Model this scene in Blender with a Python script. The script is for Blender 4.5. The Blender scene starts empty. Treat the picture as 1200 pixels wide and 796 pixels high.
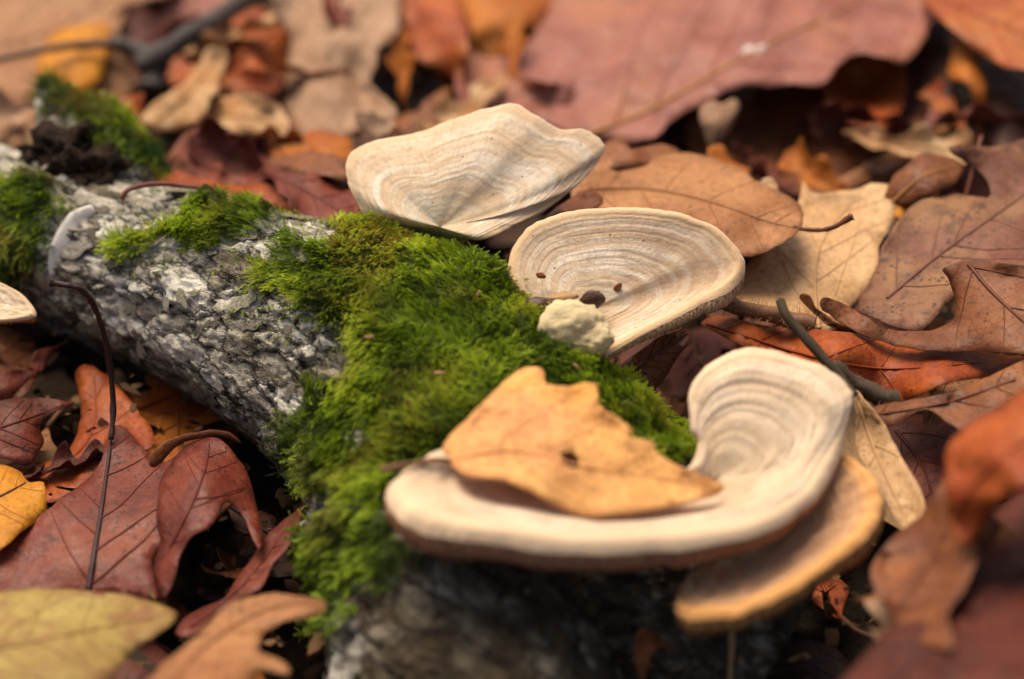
import bpy, bmesh, math, random
import numpy as np
from mathutils import Vector, Matrix, noise, geometry
from mathutils.bvhtree import BVHTree

R = math.radians
random.seed(7); rng = np.random.default_rng(7)
S = bpy.context.scene
COL = S.collection
S.unit_settings.scale_length = 0.01            # one unit is one centimetre

# ------------------------------------------------------------------ camera
PITCH, LENS, DIST = R(36), 85.0, 48.0
TGT = Vector((0, 0, 5.0))
FWD = Vector((0, math.cos(PITCH), -math.sin(PITCH)))
UPV = Vector((0, math.sin(PITCH), math.cos(PITCH)))
RGT = Vector((1, 0, 0))
CAM = TGT - FWD * DIST
K = 36.0 / LENS / 1200.0
cd = bpy.data.cameras.new('camera'); cam = bpy.data.objects.new('camera', cd); COL.objects.link(cam)
cam.location = CAM; cam.rotation_euler = (math.pi / 2 - PITCH, 0, 0)
cd.lens = LENS; cd.sensor_width = 36; cd.clip_start = 1; cd.clip_end = 5000
cd.dof.use_dof = True; cd.dof.focus_distance = DIST + 1.5; cd.dof.aperture_fstop = 0.067
S.camera = cam
# ------------------------------------------------------------------ sky and sun
SUN_EL, SUN_AZ = R(62), R(-30)                  # azimuth from +Y towards +X
w = bpy.data.worlds.new('World'); S.world = w; w.use_nodes = True
nt = w.node_tree; bg = nt.nodes['Background']
sk = nt.nodes.new('ShaderNodeTexSky'); sk.sky_type = 'NISHITA'; sk.sun_disc = False
sk.sun_elevation = SUN_EL; sk.sun_rotation = SUN_AZ; sk.dust_density = 6; sk.ozone_density = 0.3; sk.air_density = 1.0
nt.links.new(sk.outputs[0], bg.inputs[0]); bg.inputs[1].default_value = 0.065
sd = bpy.data.lights.new('sun', 'SUN'); sd.energy = 1.5; sd.angle = R(38); sd.color = (1, .95, .86)
so = bpy.data.objects.new('sun', sd); COL.objects.link(so)
sdir = Vector((math.sin(SUN_AZ) * math.cos(SUN_EL), math.cos(SUN_AZ) * math.cos(SUN_EL), math.sin(SUN_EL)))
so.location = sdir * 100; so.rotation_euler = sdir.to_track_quat('Z', 'Y').to_euler()
vs = S.view_settings; vs.view_transform = 'Standard'; vs.look = 'None'; vs.exposure = 1.15; vs.gamma = 1
vs.use_white_balance = True; vs.white_balance_temperature = 7400; vs.white_balance_tint = 10
S.cycles.max_bounces = 6; S.cycles.transparent_max_bounces = 8

# ------------------------------------------------------------------ pixel <-> place
def P(px, py, z):
    d = FWD + RGT * ((px - 600) * K) + UPV * ((398 - py) * K)
    return CAM + d * ((z - CAM.z) / d.z)
CAMn, FW, UP = np.array(CAM), np.array(FWD), np.array(UPV)
def Pn(a):                                      # (n,3) of px,py,z
    a = np.asarray(a, float)
    d = FW[None] + np.stack([(a[:, 0] - 600) * K, 0 * a[:, 0], 0 * a[:, 0]], 1) + UP[None] * ((398 - a[:, 1]) * K)[:, None]
    return CAMn[None] + d * ((a[:, 2] - CAMn[2]) / d[:, 2])[:, None]
def proj(p):
    v = np.asarray(p, float) - CAMn; dep = v @ FW
    return 600 + v[:, 0] / dep / K, 398 - (v @ UP) / dep / K
def inpoly(x, y, poly):
    x = np.asarray(x, float); y = np.asarray(y, float); c = np.zeros(x.shape, bool); n = len(poly)
    for i in range(n):
        x0, y0 = poly[i]; x1, y1 = poly[i - 1]
        if y0 == y1: continue
        c ^= ((y0 > y) != (y1 > y)) & (x < (x1 - x0) * (y - y0) / (y1 - y0) + x0)
    return c
def polydist(x, y, poly):                       # signed, positive inside
    d = np.full(x.shape, 1e9); n = len(poly)
    for i in range(n):
        a = np.array(poly[i - 1], float); b = np.array(poly[i], float); ab = b - a
        t = np.clip(((x - a[0]) * ab[0] + (y - a[1]) * ab[1]) / max(ab @ ab, 1e-9), 0, 1)
        d = np.minimum(d, np.hypot(x - a[0] - t * ab[0], y - a[1] - t * ab[1]))
    return np.where(inpoly(x, y, poly), d, -d)
def catmull(pts, n, closed):
    p = np.asarray(pts, float); m = len(p); out = []
    segs = m if closed else m - 1
    for i in range(segs):
        g = (lambda k: p[k % m]) if closed else (lambda k: p[min(max(k, 0), m - 1)])
        a, b, c, d = g(i - 1), g(i), g(i + 1), g(i + 2)
        for j in range(n):
            t = j / n
            out.append(.5 * (2 * b + (c - a) * t + (2 * a - 5 * b + 4 * c - d) * t * t + (3 * b - a - 3 * c + d) * t ** 3))
    if not closed: out.append(p[-1])
    return np.array(out)
class TPS:
    def __init__(s, c):
        c = np.asarray(c, float); s.xy = c[:, :2] / 100; n = len(c)
        A = np.zeros((n + 3, n + 3)); A[:n, :n] = s.U(s.xy, s.xy) + np.eye(n) * 1e-4
        A[:n, n] = 1; A[:n, n + 1:] = s.xy; A[n, :n] = 1; A[n + 1:, :n] = s.xy.T
        s.w = np.linalg.lstsq(A, np.concatenate([c[:, 2], [0, 0, 0]]), rcond=None)[0]
    def U(s, a, b):
        r2 = ((a[:, None] - b[None]) ** 2).sum(2); return np.where(r2 > 1e-12, .5 * r2 * np.log(r2 + 1e-12), 0)
    def __call__(s, xy):
        xy = np.asarray(xy, float) / 100; return s.U(xy, s.xy) @ s.w[:-3] + s.w[-3] + xy @ s.w[-2:]

# ------------------------------------------------------------------ objects
def mesh_obj(name, v, f, mat, parent=None, smooth=True, attrs=None, origin=None):
    me = bpy.data.meshes.new(name)
    v = np.asarray(v, float)
    if origin is not None: v = v - np.array(origin)[None]
    me.from_pydata(v.tolist(), [], f); me.validate()
    me.polygons.foreach_set('use_smooth', [smooth] * len(me.polygons))
    for k, a in (attrs or {}).items():
        at = me.attributes.new(k, 'FLOAT', 'POINT'); at.data.foreach_set('value', np.asarray(a, np.float32))
    me.update(); me.materials.append(mat)
    o = bpy.data.objects.new(name, me); COL.objects.link(o)
    if parent is not None: o.parent = parent
    elif origin is not None: o.location = origin
    return o
def tag(o, label=None, cat=None, group=None, kind=None):
    if label: o['label'] = label
    if cat: o['category'] = cat
    if group: o['group'] = group
    if kind: o['kind'] = kind
    return o
def thing(name, label, cat, loc, group=None):
    o = bpy.data.objects.new(name, None); COL.objects.link(o); o.location = loc
    o.empty_display_size = .3
    return tag(o, label, cat, group)
def tube(pts, rad, sides=8, wob=0.0, cap=True):
    p = np.asarray(pts, float); n = len(p); rad = np.broadcast_to(rad, (n,)) if np.ndim(rad) else np.full(n, rad)
    t = np.gradient(p, axis=0); t /= np.linalg.norm(t, axis=1)[:, None] + 1e-9
    ref = np.array([0, 0, 1.0]) if abs(t[0, 2]) < .9 else np.array([1.0, 0, 0])
    v, f = [], []
    a = np.cross(t[0], ref); a /= np.linalg.norm(a)
    for i in range(n):
        a = a - t[i] * (a @ t[i]); a /= np.linalg.norm(a) + 1e-9; b = np.cross(t[i], a)
        for k in range(sides):
            q = 2 * math.pi * k / sides
            rr = rad[i] * (1 + wob * noise.noise(Vector((p[i] * 3 + [k * 1.7, 0, 0]).tolist())))
            v.append(p[i] + rr * (a * math.cos(q) + b * math.sin(q)))
    for i in range(n - 1):
        for k in range(sides):
            f.append((i * sides + k, i * sides + (k + 1) % sides, (i + 1) * sides + (k + 1) % sides, (i + 1) * sides + k))
    if cap: f.append(tuple(range(sides - 1, -1, -1))); f.append(tuple((n - 1) * sides + k for k in range(sides)))
    return v, f
def merge(parts):
    V, F = [], []
    for v, f in parts:
        o = len(V); V += list(v); F += [tuple(i + o for i in q) for q in f]
    return V, F

# ------------------------------------------------------------------ materials
class NT:
    def __init__(s, name):
        s.m = bpy.data.materials.new(name); s.m.use_nodes = True; s.t = s.m.node_tree
        s.b = s.t.nodes['Principled BSDF']; s.out = s.t.nodes['Material Output']
    def n(s, typ, ins=None, **kw):
        o = s.t.nodes.new(typ)
        for k, v in kw.items(): setattr(o, k, v)
        for k, v in (ins or {}).items():
            if hasattr(v, 'is_output'): s.t.links.new(v, o.inputs[k])
            else: o.inputs[k].default_value = v
        return o
    def ramp(s, fac, stops, interp='LINEAR'):
        o = s.n('ShaderNodeValToRGB', {0: fac}); cr = o.color_ramp; cr.interpolation = interp
        while len(cr.elements) > 1: cr.elements.remove(cr.elements[0])
        cr.elements[0].position = stops[0][0]; cr.elements[0].color = c4(stops[0][1])
        for p, c in stops[1:]: e = cr.elements.new(p); e.color = c4(c)
        return o.outputs[0]
    def mix(s, fac, a, b, mode='MIX'):
        o = s.n('ShaderNodeMix', data_type='RGBA', blend_type=mode)
        for k, v in ((0, fac), (6, a), (7, b)):
            if hasattr(v, 'is_output'): s.t.links.new(v, o.inputs[k])
            else: o.inputs[k].default_value = c4(v) if k else v
        return o.outputs[2]
    def math(s, op, a, b=0.0, clamp=False):
        o = s.n('ShaderNodeMath', {0: a, 1: b}, operation=op, use_clamp=clamp); return o.outputs[0]
    def noise(s, vec, scale, detail=3, rough=.55, dist=0.0):
        return s.n('ShaderNodeTexNoise', {'Vector': vec, 'Scale': scale, 'Detail': detail, 'Roughness': rough, 'Distortion': dist}).outputs[0]
    def vor(s, vec, scale, feature='F1', out=0):
        return s.n('ShaderNodeTexVoronoi', {'Vector': vec, 'Scale': scale}, feature=feature).outputs[out]
    def obj(s):
        tc = s.n('ShaderNodeTexCoord'); oi = s.n('ShaderNodeObjectInfo')
        sc = s.math('MULTIPLY', oi.outputs['Random'], 37.0)
        return s.n('ShaderNodeVectorMath', {0: tc.outputs['Object'], 1: sc}, operation='ADD').outputs[0]
    def attr(s, name): return s.n('ShaderNodeAttribute', attribute_name=name).outputs['Fac']
    def bump(s, h, strength, dist=.05):
        b = s.n('ShaderNodeBump', {'Height': h, 'Strength': strength, 'Distance': dist}); s.t.links.new(b.outputs[0], s.b.inputs['Normal']); return b
    def base(s, c, rough=.6, spec=.35):
        if hasattr(c, 'is_output'): s.t.links.new(c, s.b.inputs['Base Color'])
        else: s.b.inputs['Base Color'].default_value = c4(c)
        if hasattr(rough, 'is_output'): s.t.links.new(rough, s.b.inputs['Roughness'])
        else: s.b.inputs['Roughness'].default_value = rough
        s.b.inputs['Specular IOR Level'].default_value = spec
    def translucent(s, c, fac):
        t = s.n('ShaderNodeBsdfTranslucent'); s.t.links.new(c, t.inputs[0])
        mx = s.n('ShaderNodeMixShader', {0: fac}); s.t.links.new(s.b.outputs[0], mx.inputs[1]); s.t.links.new(t.outputs[0], mx.inputs[2])
        s.t.links.new(mx.outputs[0], s.out.inputs[0])
def c4(c): return (*c, 1) if len(c) == 3 else c
def srgb(r, g, b, k=1.0):
    f = lambda u: (u / 255 / 12.92 if u < 10 else ((u / 255 + .055) / 1.055) ** 2.4) * k
    return (f(r), f(g), f(b))
def m_(a, b, t=.45): return tuple(x * (1 - t) + y * t for x, y in zip(a, b))
def leaf_mat(name, c1, c2, spots=.2, spotc=(.03, .018, .012), rough=.5, tr=.18, spec=.35, c3=None, blotch=.0, spsc=2.6):
    m = NT(name); v = m.obj()
    big = m.noise(v, .55, 4, .6, .4)
    col = m.mix(m.ramp(big, [(.38, (0, 0, 0)), (.62, (1, 1, 1))]), c1, c2)
    if c3: col = m.mix(m.ramp(m.noise(v, .33, 3, .6), [(.5, (0, 0, 0)), (.66, (1, 1, 1))]), col, c3)
    fine = m.noise(v, 6, 5, .7)
    col = m.mix(m.ramp(fine, [(.32, (.6,) * 3), (.48, (0,) * 3)]), col, tuple(x * .45 for x in c2))
    col = m.mix(m.ramp(fine, [(.55, (0,) * 3), (.75, (.5,) * 3)]), col, tuple(min(1, x * 1.35 + .02) for x in c1))
    ret = m.vor(v, 5.0, 'DISTANCE_TO_EDGE')
    col = m.mix(m.ramp(ret, [(0, (.22,) * 3), (.05, (0,) * 3)]), col, tuple(x * .5 for x in c2))
    near = m.math('MULTIPLY', m.attr('vein_near'), m.ramp(m.noise(v, 4, 4, .7), [(.35, (0,) * 3), (.6, (.75,) * 3)]))
    col = m.mix(near, col, m_(c2, spotc, .55))
    mar = m.math('MULTIPLY', m.attr('margin'), m.ramp(m.noise(v, 2, 4, .7), [(.4, (.1,) * 3), (.62, (.7,) * 3)]))
    col = m.mix(mar, col, m_(c2, spotc, .5))
    tiny = m.vor(v, 6.5)
    col = m.mix(m.math('MULTIPLY', m.ramp(tiny, [(.20, (min(1, spots + .2),) * 3), (.30, (0,) * 3)]), m.ramp(m.noise(v, 1.7, 2), [(.42, (0,) * 3), (.6, (1,) * 3)])), col, spotc)
    if blotch:
        col = m.mix(m.ramp(m.noise(v, 1.3, 4, .65, .6), [(.53, (0,) * 3), (.68, (blotch,) * 3)]), col, spotc)
    if spots:
        wv = m.n('ShaderNodeVectorMath', {0: v, 1: m.n('ShaderNodeTexNoise', {'Vector': v, 'Scale': 5.0}).outputs[1]}, operation='ADD').outputs[0]
        d = m.vor(wv, spsc)
        gate = m.ramp(m.noise(v, 1.1, 2), [(.45, (0,) * 3), (.62, (1,) * 3)])
        sp = m.math('MULTIPLY', m.ramp(d, [(.2, (1,) * 3), (.36, (0,) * 3)]), gate)
        col = m.mix(m.math('MULTIPLY', sp, spots), col, spotc)
    m.base(col, m.ramp(m.noise(v, 2.5, 3), [(.3, (rough,) * 3), (.7, (rough + .25,) * 3)]), spec * .8)
    h = m.math('ADD', m.math('MULTIPLY', m.ramp(ret, [(0, (0,) * 3), (.10, (1,) * 3)]), .16), m.math('MULTIPLY', m.noise(v, 9, 4, .6), .7))
    h = m.math('ADD', h, m.math('MULTIPLY', m.noise(v, 1.6, 3), 2.0))
    m.bump(h, .45, .05)
    m.translucent(col, tr)
    return m.m
def vein_mat(name, c, c2=None):
    m = NT(name); v = m.obj()
    m.base(m.mix(m.noise(v, 3, 3), c, c2 or tuple(x * .6 for x in c)), .55, .3)
    m.bump(m.noise(v, 14, 3), .3, .03); return m.m

LC = {}
def lm(key, name, a, b, *r, **k):
    LC[key] = b; return leaf_mat(name, a, b, *r, **k)
LM = {
 'tan':    ('tan_leaf', (.58, .31, .155), (.43, .20, .09), .4),
 'tanpink':('dusty_tan_leaf', (.52, .31, .185), (.42, .21, .11), .2),
 'beige':  ('beige_leaf', (.80, .56, .34), (.68, .43, .23), .35, (.2, .11, .06)),
 'mauve':  ('mauve_leaf', (.47, .20, .155), (.34, .115, .085), .3, (.17, .06, .05), .42, .18, .5, (.50, .22, .12), .35),
 'mauvespot': ('spotted_mauve_leaf', (.35, .18, .125), (.25, .10, .068), .9, (.055, .03, .028), .5, .18, .35, (.42, .24, .125), .5, 1.6),
 'red':    ('red_brown_leaf', (.32, .085, .05), (.21, .045, .028), .85, (.045, .014, .014), .42, .18, .45, (.36, .115, .06)),
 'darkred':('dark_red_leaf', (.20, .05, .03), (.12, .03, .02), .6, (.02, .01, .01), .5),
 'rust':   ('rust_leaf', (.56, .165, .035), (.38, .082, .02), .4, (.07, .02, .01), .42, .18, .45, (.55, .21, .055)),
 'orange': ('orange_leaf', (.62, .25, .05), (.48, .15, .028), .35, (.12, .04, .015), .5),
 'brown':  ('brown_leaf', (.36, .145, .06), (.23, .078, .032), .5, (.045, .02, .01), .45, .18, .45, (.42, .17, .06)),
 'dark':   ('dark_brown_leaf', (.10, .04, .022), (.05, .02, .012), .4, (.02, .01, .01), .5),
 'yellow': ('yellow_leaf', (.74, .37, .055), (.62, .27, .035), .25, (.3, .10, .02), .5, .25),
 'olive':  ('yellow_green_leaf', (.50, .39, .14), (.40, .27, .10), .5, (.24, .085, .045), .5, .18, .35, (.58, .48, .21), .8),
 'birch':  ('golden_birch_leaf', (.98, .60, .25), (.92, .49, .24), .35, (.34, .12, .03), .55, .2, .25, (.98, .54, .15), .25),
 'grey':   ('grey_beige_leaf', (.58, .40, .28), (.44, .27, .175), .3, (.10, .06, .04), .5),
 'cream':  ('cream_leaf', (.74, .54, .34), (.56, .31, .145), .2, (.25, .12, .05), .5),
 'purple': ('purple_grey_leaf', (.19, .09, .07), (.11, .05, .042), .4, (.03, .02, .02), .4),
}
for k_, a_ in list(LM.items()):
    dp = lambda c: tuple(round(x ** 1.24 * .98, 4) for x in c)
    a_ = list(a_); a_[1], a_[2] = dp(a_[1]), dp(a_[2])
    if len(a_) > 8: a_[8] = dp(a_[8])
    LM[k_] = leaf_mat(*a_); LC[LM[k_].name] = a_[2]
VM = {'dark': vein_mat('dark_vein', (.05, .02, .02)), 'brown': vein_mat('brown_vein', (.20, .085, .04)), 'tan': vein_mat('tan_vein', (.42, .25, .12)),
      'ochre': vein_mat('ochre_vein', (.45, .20, .06)), 'red': vein_mat('red_vein', (.18, .05, .03))}
VA = {}
def side_vein(mat):
    if mat.name not in VA: VA[mat.name] = vein_mat(mat.name + '_vein', tuple(x * .92 for x in LC[mat.name]), tuple(x * .7 for x in LC[mat.name]))
    return VA[mat.name]

# ------------------------------------------------------------------ the soil
def soil():
    m = NT('soil'); v = m.obj()
    c = m.ramp(m.noise(v, 1.7, 6, .7), [(.3, (.006, .004, .003)), (.6, (.028, .017, .011)), (.8, (.06, .034, .02))])
    m.base(c, .9, .15); m.bump(m.noise(v, 4, 6, .7), .9, .3)
    n = 121; v_, f = [], []
    ax = [math.copysign(abs(t) ** 2.6 * 3000 + abs(t) * 40, t) for t in np.linspace(-1, 1, n)]
    for y in ax:
        for x in ax:
            yy = y + 8; z = .55 * noise.noise(Vector((x * .25, yy * .25, 0))) + .2 * noise.noise(Vector((x, yy, 3))) if abs(x) < 60 and abs(yy) < 70 else 0
            v_.append((x, yy, z - .4))
    for j in range(n - 1):
        for i in range(n - 1): f.append((j * n + i, j * n + i + 1, (j + 1) * n + i + 1, (j + 1) * n + i))
    tag(mesh_obj('ground', v_, f, m.m), kind='structure')
soil()

# ------------------------------------------------------------------ the log
# (px, py, z, r) along each limb's axis
MAIN = [(-160, 250, 2.6, 1.9), (0, 268, 2.7, 1.95), (140, 312, 2.9, 1.95), (260, 352, 3.0, 2.2), (370, 402, 3.0, 2.6), (500, 482, 2.6, 3.0), (630, 590, 2.0, 2.8), (760, 690, 1.2, 2.6), (900, 780, .2, 2.2)]
FORE = [(480, 470, 2.6, 2.5), (515, 600, 2.1, 2.7), (545, 720, 1.4, 2.8), (560, 860, .6, 2.8), (565, 960, 0, 2.6)]
STUB = [(120, 300, 3.0, 1.6), (108, 215, 3.5, 1.35), (75, 150, 4.0, .75), (48, 108, 4.6, .2)]
MOSS = {  # pixel outlines of the moss cushions, as seen from the camera
 'crown': [(312, 310), (350, 275), (430, 250), (560, 262), (600, 320), (640, 380), (690, 430), (800, 500), (830, 545), (700, 600), (560, 560), (470, 590), (400, 596), (365, 560), (420, 500), (405, 470), (425, 410), (390, 395), (355, 372), (330, 350), (305, 345)],
 'shoulder': [(132, 285), (175, 258), (240, 240), (300, 246), (318, 262), (290, 282), (262, 286), (240, 300), (200, 296), (155, 300)],
 'left': [(-60, 200), (0, 195), (60, 190), (75, 235), (70, 290), (45, 330), (0, 350), (-60, 340)],
 'stub': [(35, 95), (60, 95), (130, 120), (180, 150), (215, 195), (180, 215), (120, 190), (90, 160), (55, 130)],
 'front': [(330, 625), (400, 590), (470, 600), (490, 650), (460, 690), (420, 690), (400, 740), (375, 745), (370, 690), (330, 690)],
 'wisp': [(335, 440), (370, 430), (430, 480), (395, 560), (350, 575), (325, 520)],
}
def build_log():
    bm = bmesh.new()
    for limb in (MAIN, FORE, STUB):
        q = [np.array([*P(a, b, z), r]) for a, b, z, r in limb]
        c = catmull(q, 8, False)
        v, f = tube(c[:, :3], c[:, 3], 24)
        vv = [bm.verts.new(x) for x in v]
        for fc in f: bm.faces.new([vv[i] for i in fc])
    bmesh.ops.recalc_face_normals(bm, faces=bm.faces)
    me = bpy.data.meshes.new('tmp'); bm.to_mesh(me); bm.free()
    o = bpy.data.objects.new('tmp', me); COL.objects.link(o)
    r = o.modifiers.new('r', 'REMESH'); r.mode = 'VOXEL'; r.voxel_size = .06
    s = o.modifiers.new('s', 'SMOOTH'); s.factor = .5; s.iterations = 22
    dg = bpy.context.evaluated_depsgraph_get(); ev = o.evaluated_get(dg); em = ev.to_mesh()
    n = len(em.vertices); co = np.empty(n * 3, np.float32); no = np.empty(n * 3, np.float32)
    em.vertices.foreach_get('co', co); em.vertices.foreach_get('normal', no)
    faces = [tuple(p.vertices) for p in em.polygons]
    ev.to_mesh_clear(); bpy.data.objects.remove(o)
    return co.reshape(-1, 3).astype(float), no.reshape(-1, 3).astype(float), faces
lco, lno, lfaces = build_log()
lx, ly = proj(lco)
mossw = np.zeros(len(lco))
nz = np.array([noise.noise(Vector(p * .9)) for p in lco]); nz2 = np.array([noise.noise(Vector(p * 2.6)) for p in lco])
for k, poly in MOSS.items():
    d = polydist(lx, ly, poly) + nz * 22 + nz2 * 14
    wv = np.clip(d / 24 + .1, 0, 1)
    wv *= np.clip((lno[:, 2] + .35) / .3, 0, 1) if k in ('crown', 'shoulder') else np.clip((lno[:, 2] + .7) / .3, 0, 1)
    mossw = np.maximum(mossw, wv)
# long axis direction, for bark that runs across the log
AX = np.array(P(500, 482, 2.6) - P(140, 312, 2.9)); AX /= np.linalg.norm(AX)
disp = np.zeros(len(lco)); crack = np.zeros(len(lco)); lich = np.zeros(len(lco))
for i, p in enumerate(lco):
    if mossw[i] < .98:
        a = p @ AX; q = Vector(p - AX * a * .5)
        wq = q + Vector(noise.noise_vector(q * .7)) * .8 + Vector(noise.noise_vector(q * 2.6)) * .28 + Vector(noise.noise_vector(q * 8)) * .08
        nn = lno[i]; dn = np.array([-.35, 0, -1.0]); dn = dn - nn * (dn @ nn); dn /= np.linalg.norm(dn) + 1e-6
        h = 0; ck = 1
        for sc_, amp in ((1.25, .12), (3.3, .065)):
            d, pt = noise.voronoi(wq * sc_); rel = (np.array(wq) * sc_ - np.array(pt[0])) @ dn
            rnd = noise.cell(pt[0] * 7.3)
            h += amp * (.55 * rel + .5 * (rnd - .5)); e = min(1, (d[1] - d[0]) * 5); ck = min(ck, e if sc_ < 2 else .3 + .7 * e)
            h -= amp * .5 * (1 - e)
        gt = min(1, max(0, .55 + 1.6 * noise.noise(q * .8 + Vector((4, 4, 4))))); ck = 1 - (1 - ck) * gt; crack[i] = ck; bark = .12 + h + noise.noise(q * .9) * .07 + noise.noise(q * 4.2) * .05 * (.4 + gt) + noise.noise(q * 9) * .035
    else: bark = 0
    cush = .08 + .5 * (.5 + .6 * nz[i]) + .16 * nz2[i]
    disp[i] = bark * (1 - mossw[i]) + cush * mossw[i] - .12
FOOT = [(470, 590), (480, 545), (560, 528), (660, 530), (780, 556), (815, 520), (840, 500), (900, 560), (860, 615), (700, 630), (540, 615)]
fd = polydist(lx, ly, FOOT); disp -= .45 * np.clip(fd / 25 + .5, 0, 1); mossw *= 1 - np.clip(fd / 14 + .3, 0, 1)
lco2 = lco + lno * disp[:, None]

def log_mat():
    m = NT('log_bark'); tc = m.n('ShaderNodeTexCoord'); v0 = tc.outputs['Object']
    dt = m.n('ShaderNodeVectorMath', {0: v0, 1: tuple(AX)}, operation='DOT_PRODUCT').outputs['Value']
    sc_ = m.n('ShaderNodeVectorMath', {0: tuple(AX), 3: m.math('MULTIPLY', dt, .55)}, operation='SCALE').outputs[0]
    v = m.n('ShaderNodeVectorMath', {0: v0, 1: sc_}, operation='SUBTRACT').outputs[0]
    ck = m.attr('crack'); ms = m.attr('moss')
    a = m.noise(v, 2.2, 6, .7); b = m.noise(v, 9, 5, .7)
    w1 = m.n('ShaderNodeTexNoise', {'Vector': v, 'Scale': 2.2, 'Detail': 5.0, 'Roughness': .7}).outputs[1]
    wv = m.n('ShaderNodeVectorMath', {0: v, 1: m.n('ShaderNodeVectorMath', {0: w1, 3: .75}, operation='SCALE').outputs[0]}, operation='ADD').outputs[0]
    pc1 = m.n('ShaderNodeSeparateColor', {0: m.n('ShaderNodeTexVoronoi', {'Vector': wv, 'Scale': 1.5}).outputs[1]}).outputs[0]
    pc2 = m.n('ShaderNodeSeparateColor', {0: m.n('ShaderNodeTexVoronoi', {'Vector': wv, 'Scale': 3.8}).outputs[1]}).outputs[0]
    e1 = m.vor(wv, 1.5, 'DISTANCE_TO_EDGE'); e2 = m.vor(wv, 3.8, 'DISTANCE_TO_EDGE')
    val = m.math('ADD', m.math('ADD', m.math('MULTIPLY', pc1, .26), m.math('MULTIPLY', pc2, .16)), m.math('MULTIPLY', a, .80))
    c = m.ramp(val, [(.30, (.06, .044, .032)), (.44, (.22, .18, .13)), (.54, (.43, .38, .305)), (.66, (.68, .63, .54)), (.78, (.84, .80, .72))])
    c = m.mix(m.ramp(m.noise(v, 1.1, 4, .65), [(.50, (0,) * 3), (.62, (.65,) * 3)]), c, (.19, .165, .09))
    c = m.mix(m.ramp(b, [(.34, (.55,) * 3), (.45, (0,) * 3)]), c, (.06, .045, .033))
    c = m.mix(m.ramp(e2, [(.0, (.45,) * 3), (.08, (0,) * 3)]), c, (.05, .036, .025))
    c = m.mix(m.ramp(m.noise(v0, .75, 5, .62, .6), [(.54, (0,) * 3), (.62, (.5,) * 3)]), c, m.mix(b, (.40, .38, .28), (.76, .71, .61)))
    c = m.mix(m.ramp(e1, [(.0, (.95,) * 3), (.07, (0,) * 3)]), c, (.018, .012, .009))
    c = m.mix(m.ramp(ck, [(.05, (.95,) * 3), (.30, (0,) * 3)]), c, (.03, .021, .015))
    # the near stump and the underside have shade painted into the bark colour
    shd = m.attr('painted_shade')
    c = m.mix(m.math('MULTIPLY', shd, m.ramp(m.noise(v, 1.5, 5, .7), [(.46, (.97,) * 3), (.64, (.62,) * 3)])), c, (.055, .036, .02))
    c = m.mix(m.ramp(ms, [(.25, (0,) * 3), (.7, (1,) * 3)]), c, m.mix(m.noise(v, 3, 3), (.03, .05, .008), (.08, .10, .016)))
    m.base(c, .85, .2)
    h = m.math('ADD', m.math('MULTIPLY', b, .8), m.math('MULTIPLY', m.noise(v, 22, 4, .7), .45))
    h = m.math('ADD', h, m.math('MULTIPLY', pc2, .45))
    h = m.math('ADD', h, m.math('MULTIPLY', m.ramp(e1, [(0, (0,) * 3), (.14, (1,) * 3)]), 1.3))
    m.bump(h, .9, .12)
    return m.m
painted_shade = np.clip((ly - 590) / 50 + nz * .5, 0, 1) * np.clip((lx - 375 + 60 * nz2) / 70, 0, 1)  # shade painted into the bark: near stump first, then downward faces
painted_shade = np.maximum(painted_shade, np.clip((-lno[:, 2] + .12 + .25 * nz2) / .5, 0, 1))
lorg = P(370, 402, 0)
log = thing('fallen_log', 'mossy grey fallen log lying across the leaf litter with bracket fungi on it', 'log', lorg)
wood = mesh_obj('bark', lco2, lfaces, log_mat(), log, attrs={'crack': crack, 'moss': mossw, 'painted_shade': painted_shade}, origin=lorg)
lbvh = BVHTree.FromPolygons([Vector(p) for p in lco2], lfaces)

# bark flakes that stand off the trunk, one object each
def flake_mesh(seed):
    r = random.Random(seed); n = 13; v, f = [], []
    sh = [r.uniform(.45, 1.2) for k in range(n)]
    for ring, rr in ((0, .0), (1, .6), (2, 1.0)):
        for k in range(n):
            a = 2 * math.pi * k / n
            j = 1 if ring == 0 else sh[k] * (1 if ring == 2 else .95)
            x, y = math.cos(a) * rr * j, math.sin(a) * rr * j * .6
            v.append((x, y, r.uniform(-.07, .07) + (.22 * max(0, -y) if ring == 2 else 0) - (.12 if y > .2 else 0)))
    for ring in (0, 1):
        for k in range(n): f.append((ring * n + k, ring * n + (k + 1) % n, (ring + 1) * n + (k + 1) % n, (ring + 1) * n + k))
    return v, f
def flake_mat(name, c1, c2):
    m = NT(name); v = m.obj(); oi = m.n('ShaderNodeObjectInfo').outputs['Random']
    c = m.mix(m.math('ADD', m.math('MULTIPLY', oi, .7), m.math('MULTIPLY', m.noise(v, 2, 5, .7), .4)), c1, c2)
    c = m.mix(m.ramp(m.noise(v, 9, 4, .7), [(.36, (.8,) * 3), (.52, (0,) * 3)]), c, (.06, .05, .035))
    m.base(c, .85, .2); m.bump(m.noise(v, 12, 5, .7), .8, .08); return m.m
FM = [flake_mat('pale_bark_flake', (.64, .60, .52), (.20, .17, .13)), flake_mat('grey_bark_flake', (.40, .36, .29), (.07, .055, .04)), flake_mat('lichen_flake', (.48, .45, .34), (.17, .15, .10))]
fmeshes = []
for k in range(12):
    v, f = flake_mesh(k)
    o = mesh_obj('bark_flake', v, f, FM[k % 3], log); md = o.modifiers.new('s', 'SOLIDIFY'); md.thickness = .12; fmeshes.append(o)
fc = np.array([lco2[list(q)].mean(0) for q in lfaces]); fno = np.array([lno[list(q)].mean(0) for q in lfaces])
fx, fy = proj(fc); fm = np.array([mossw[list(q)].max() for q in lfaces])
vis = ((fno * (CAMn[None] - fc)).sum(1) > 0)
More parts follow.
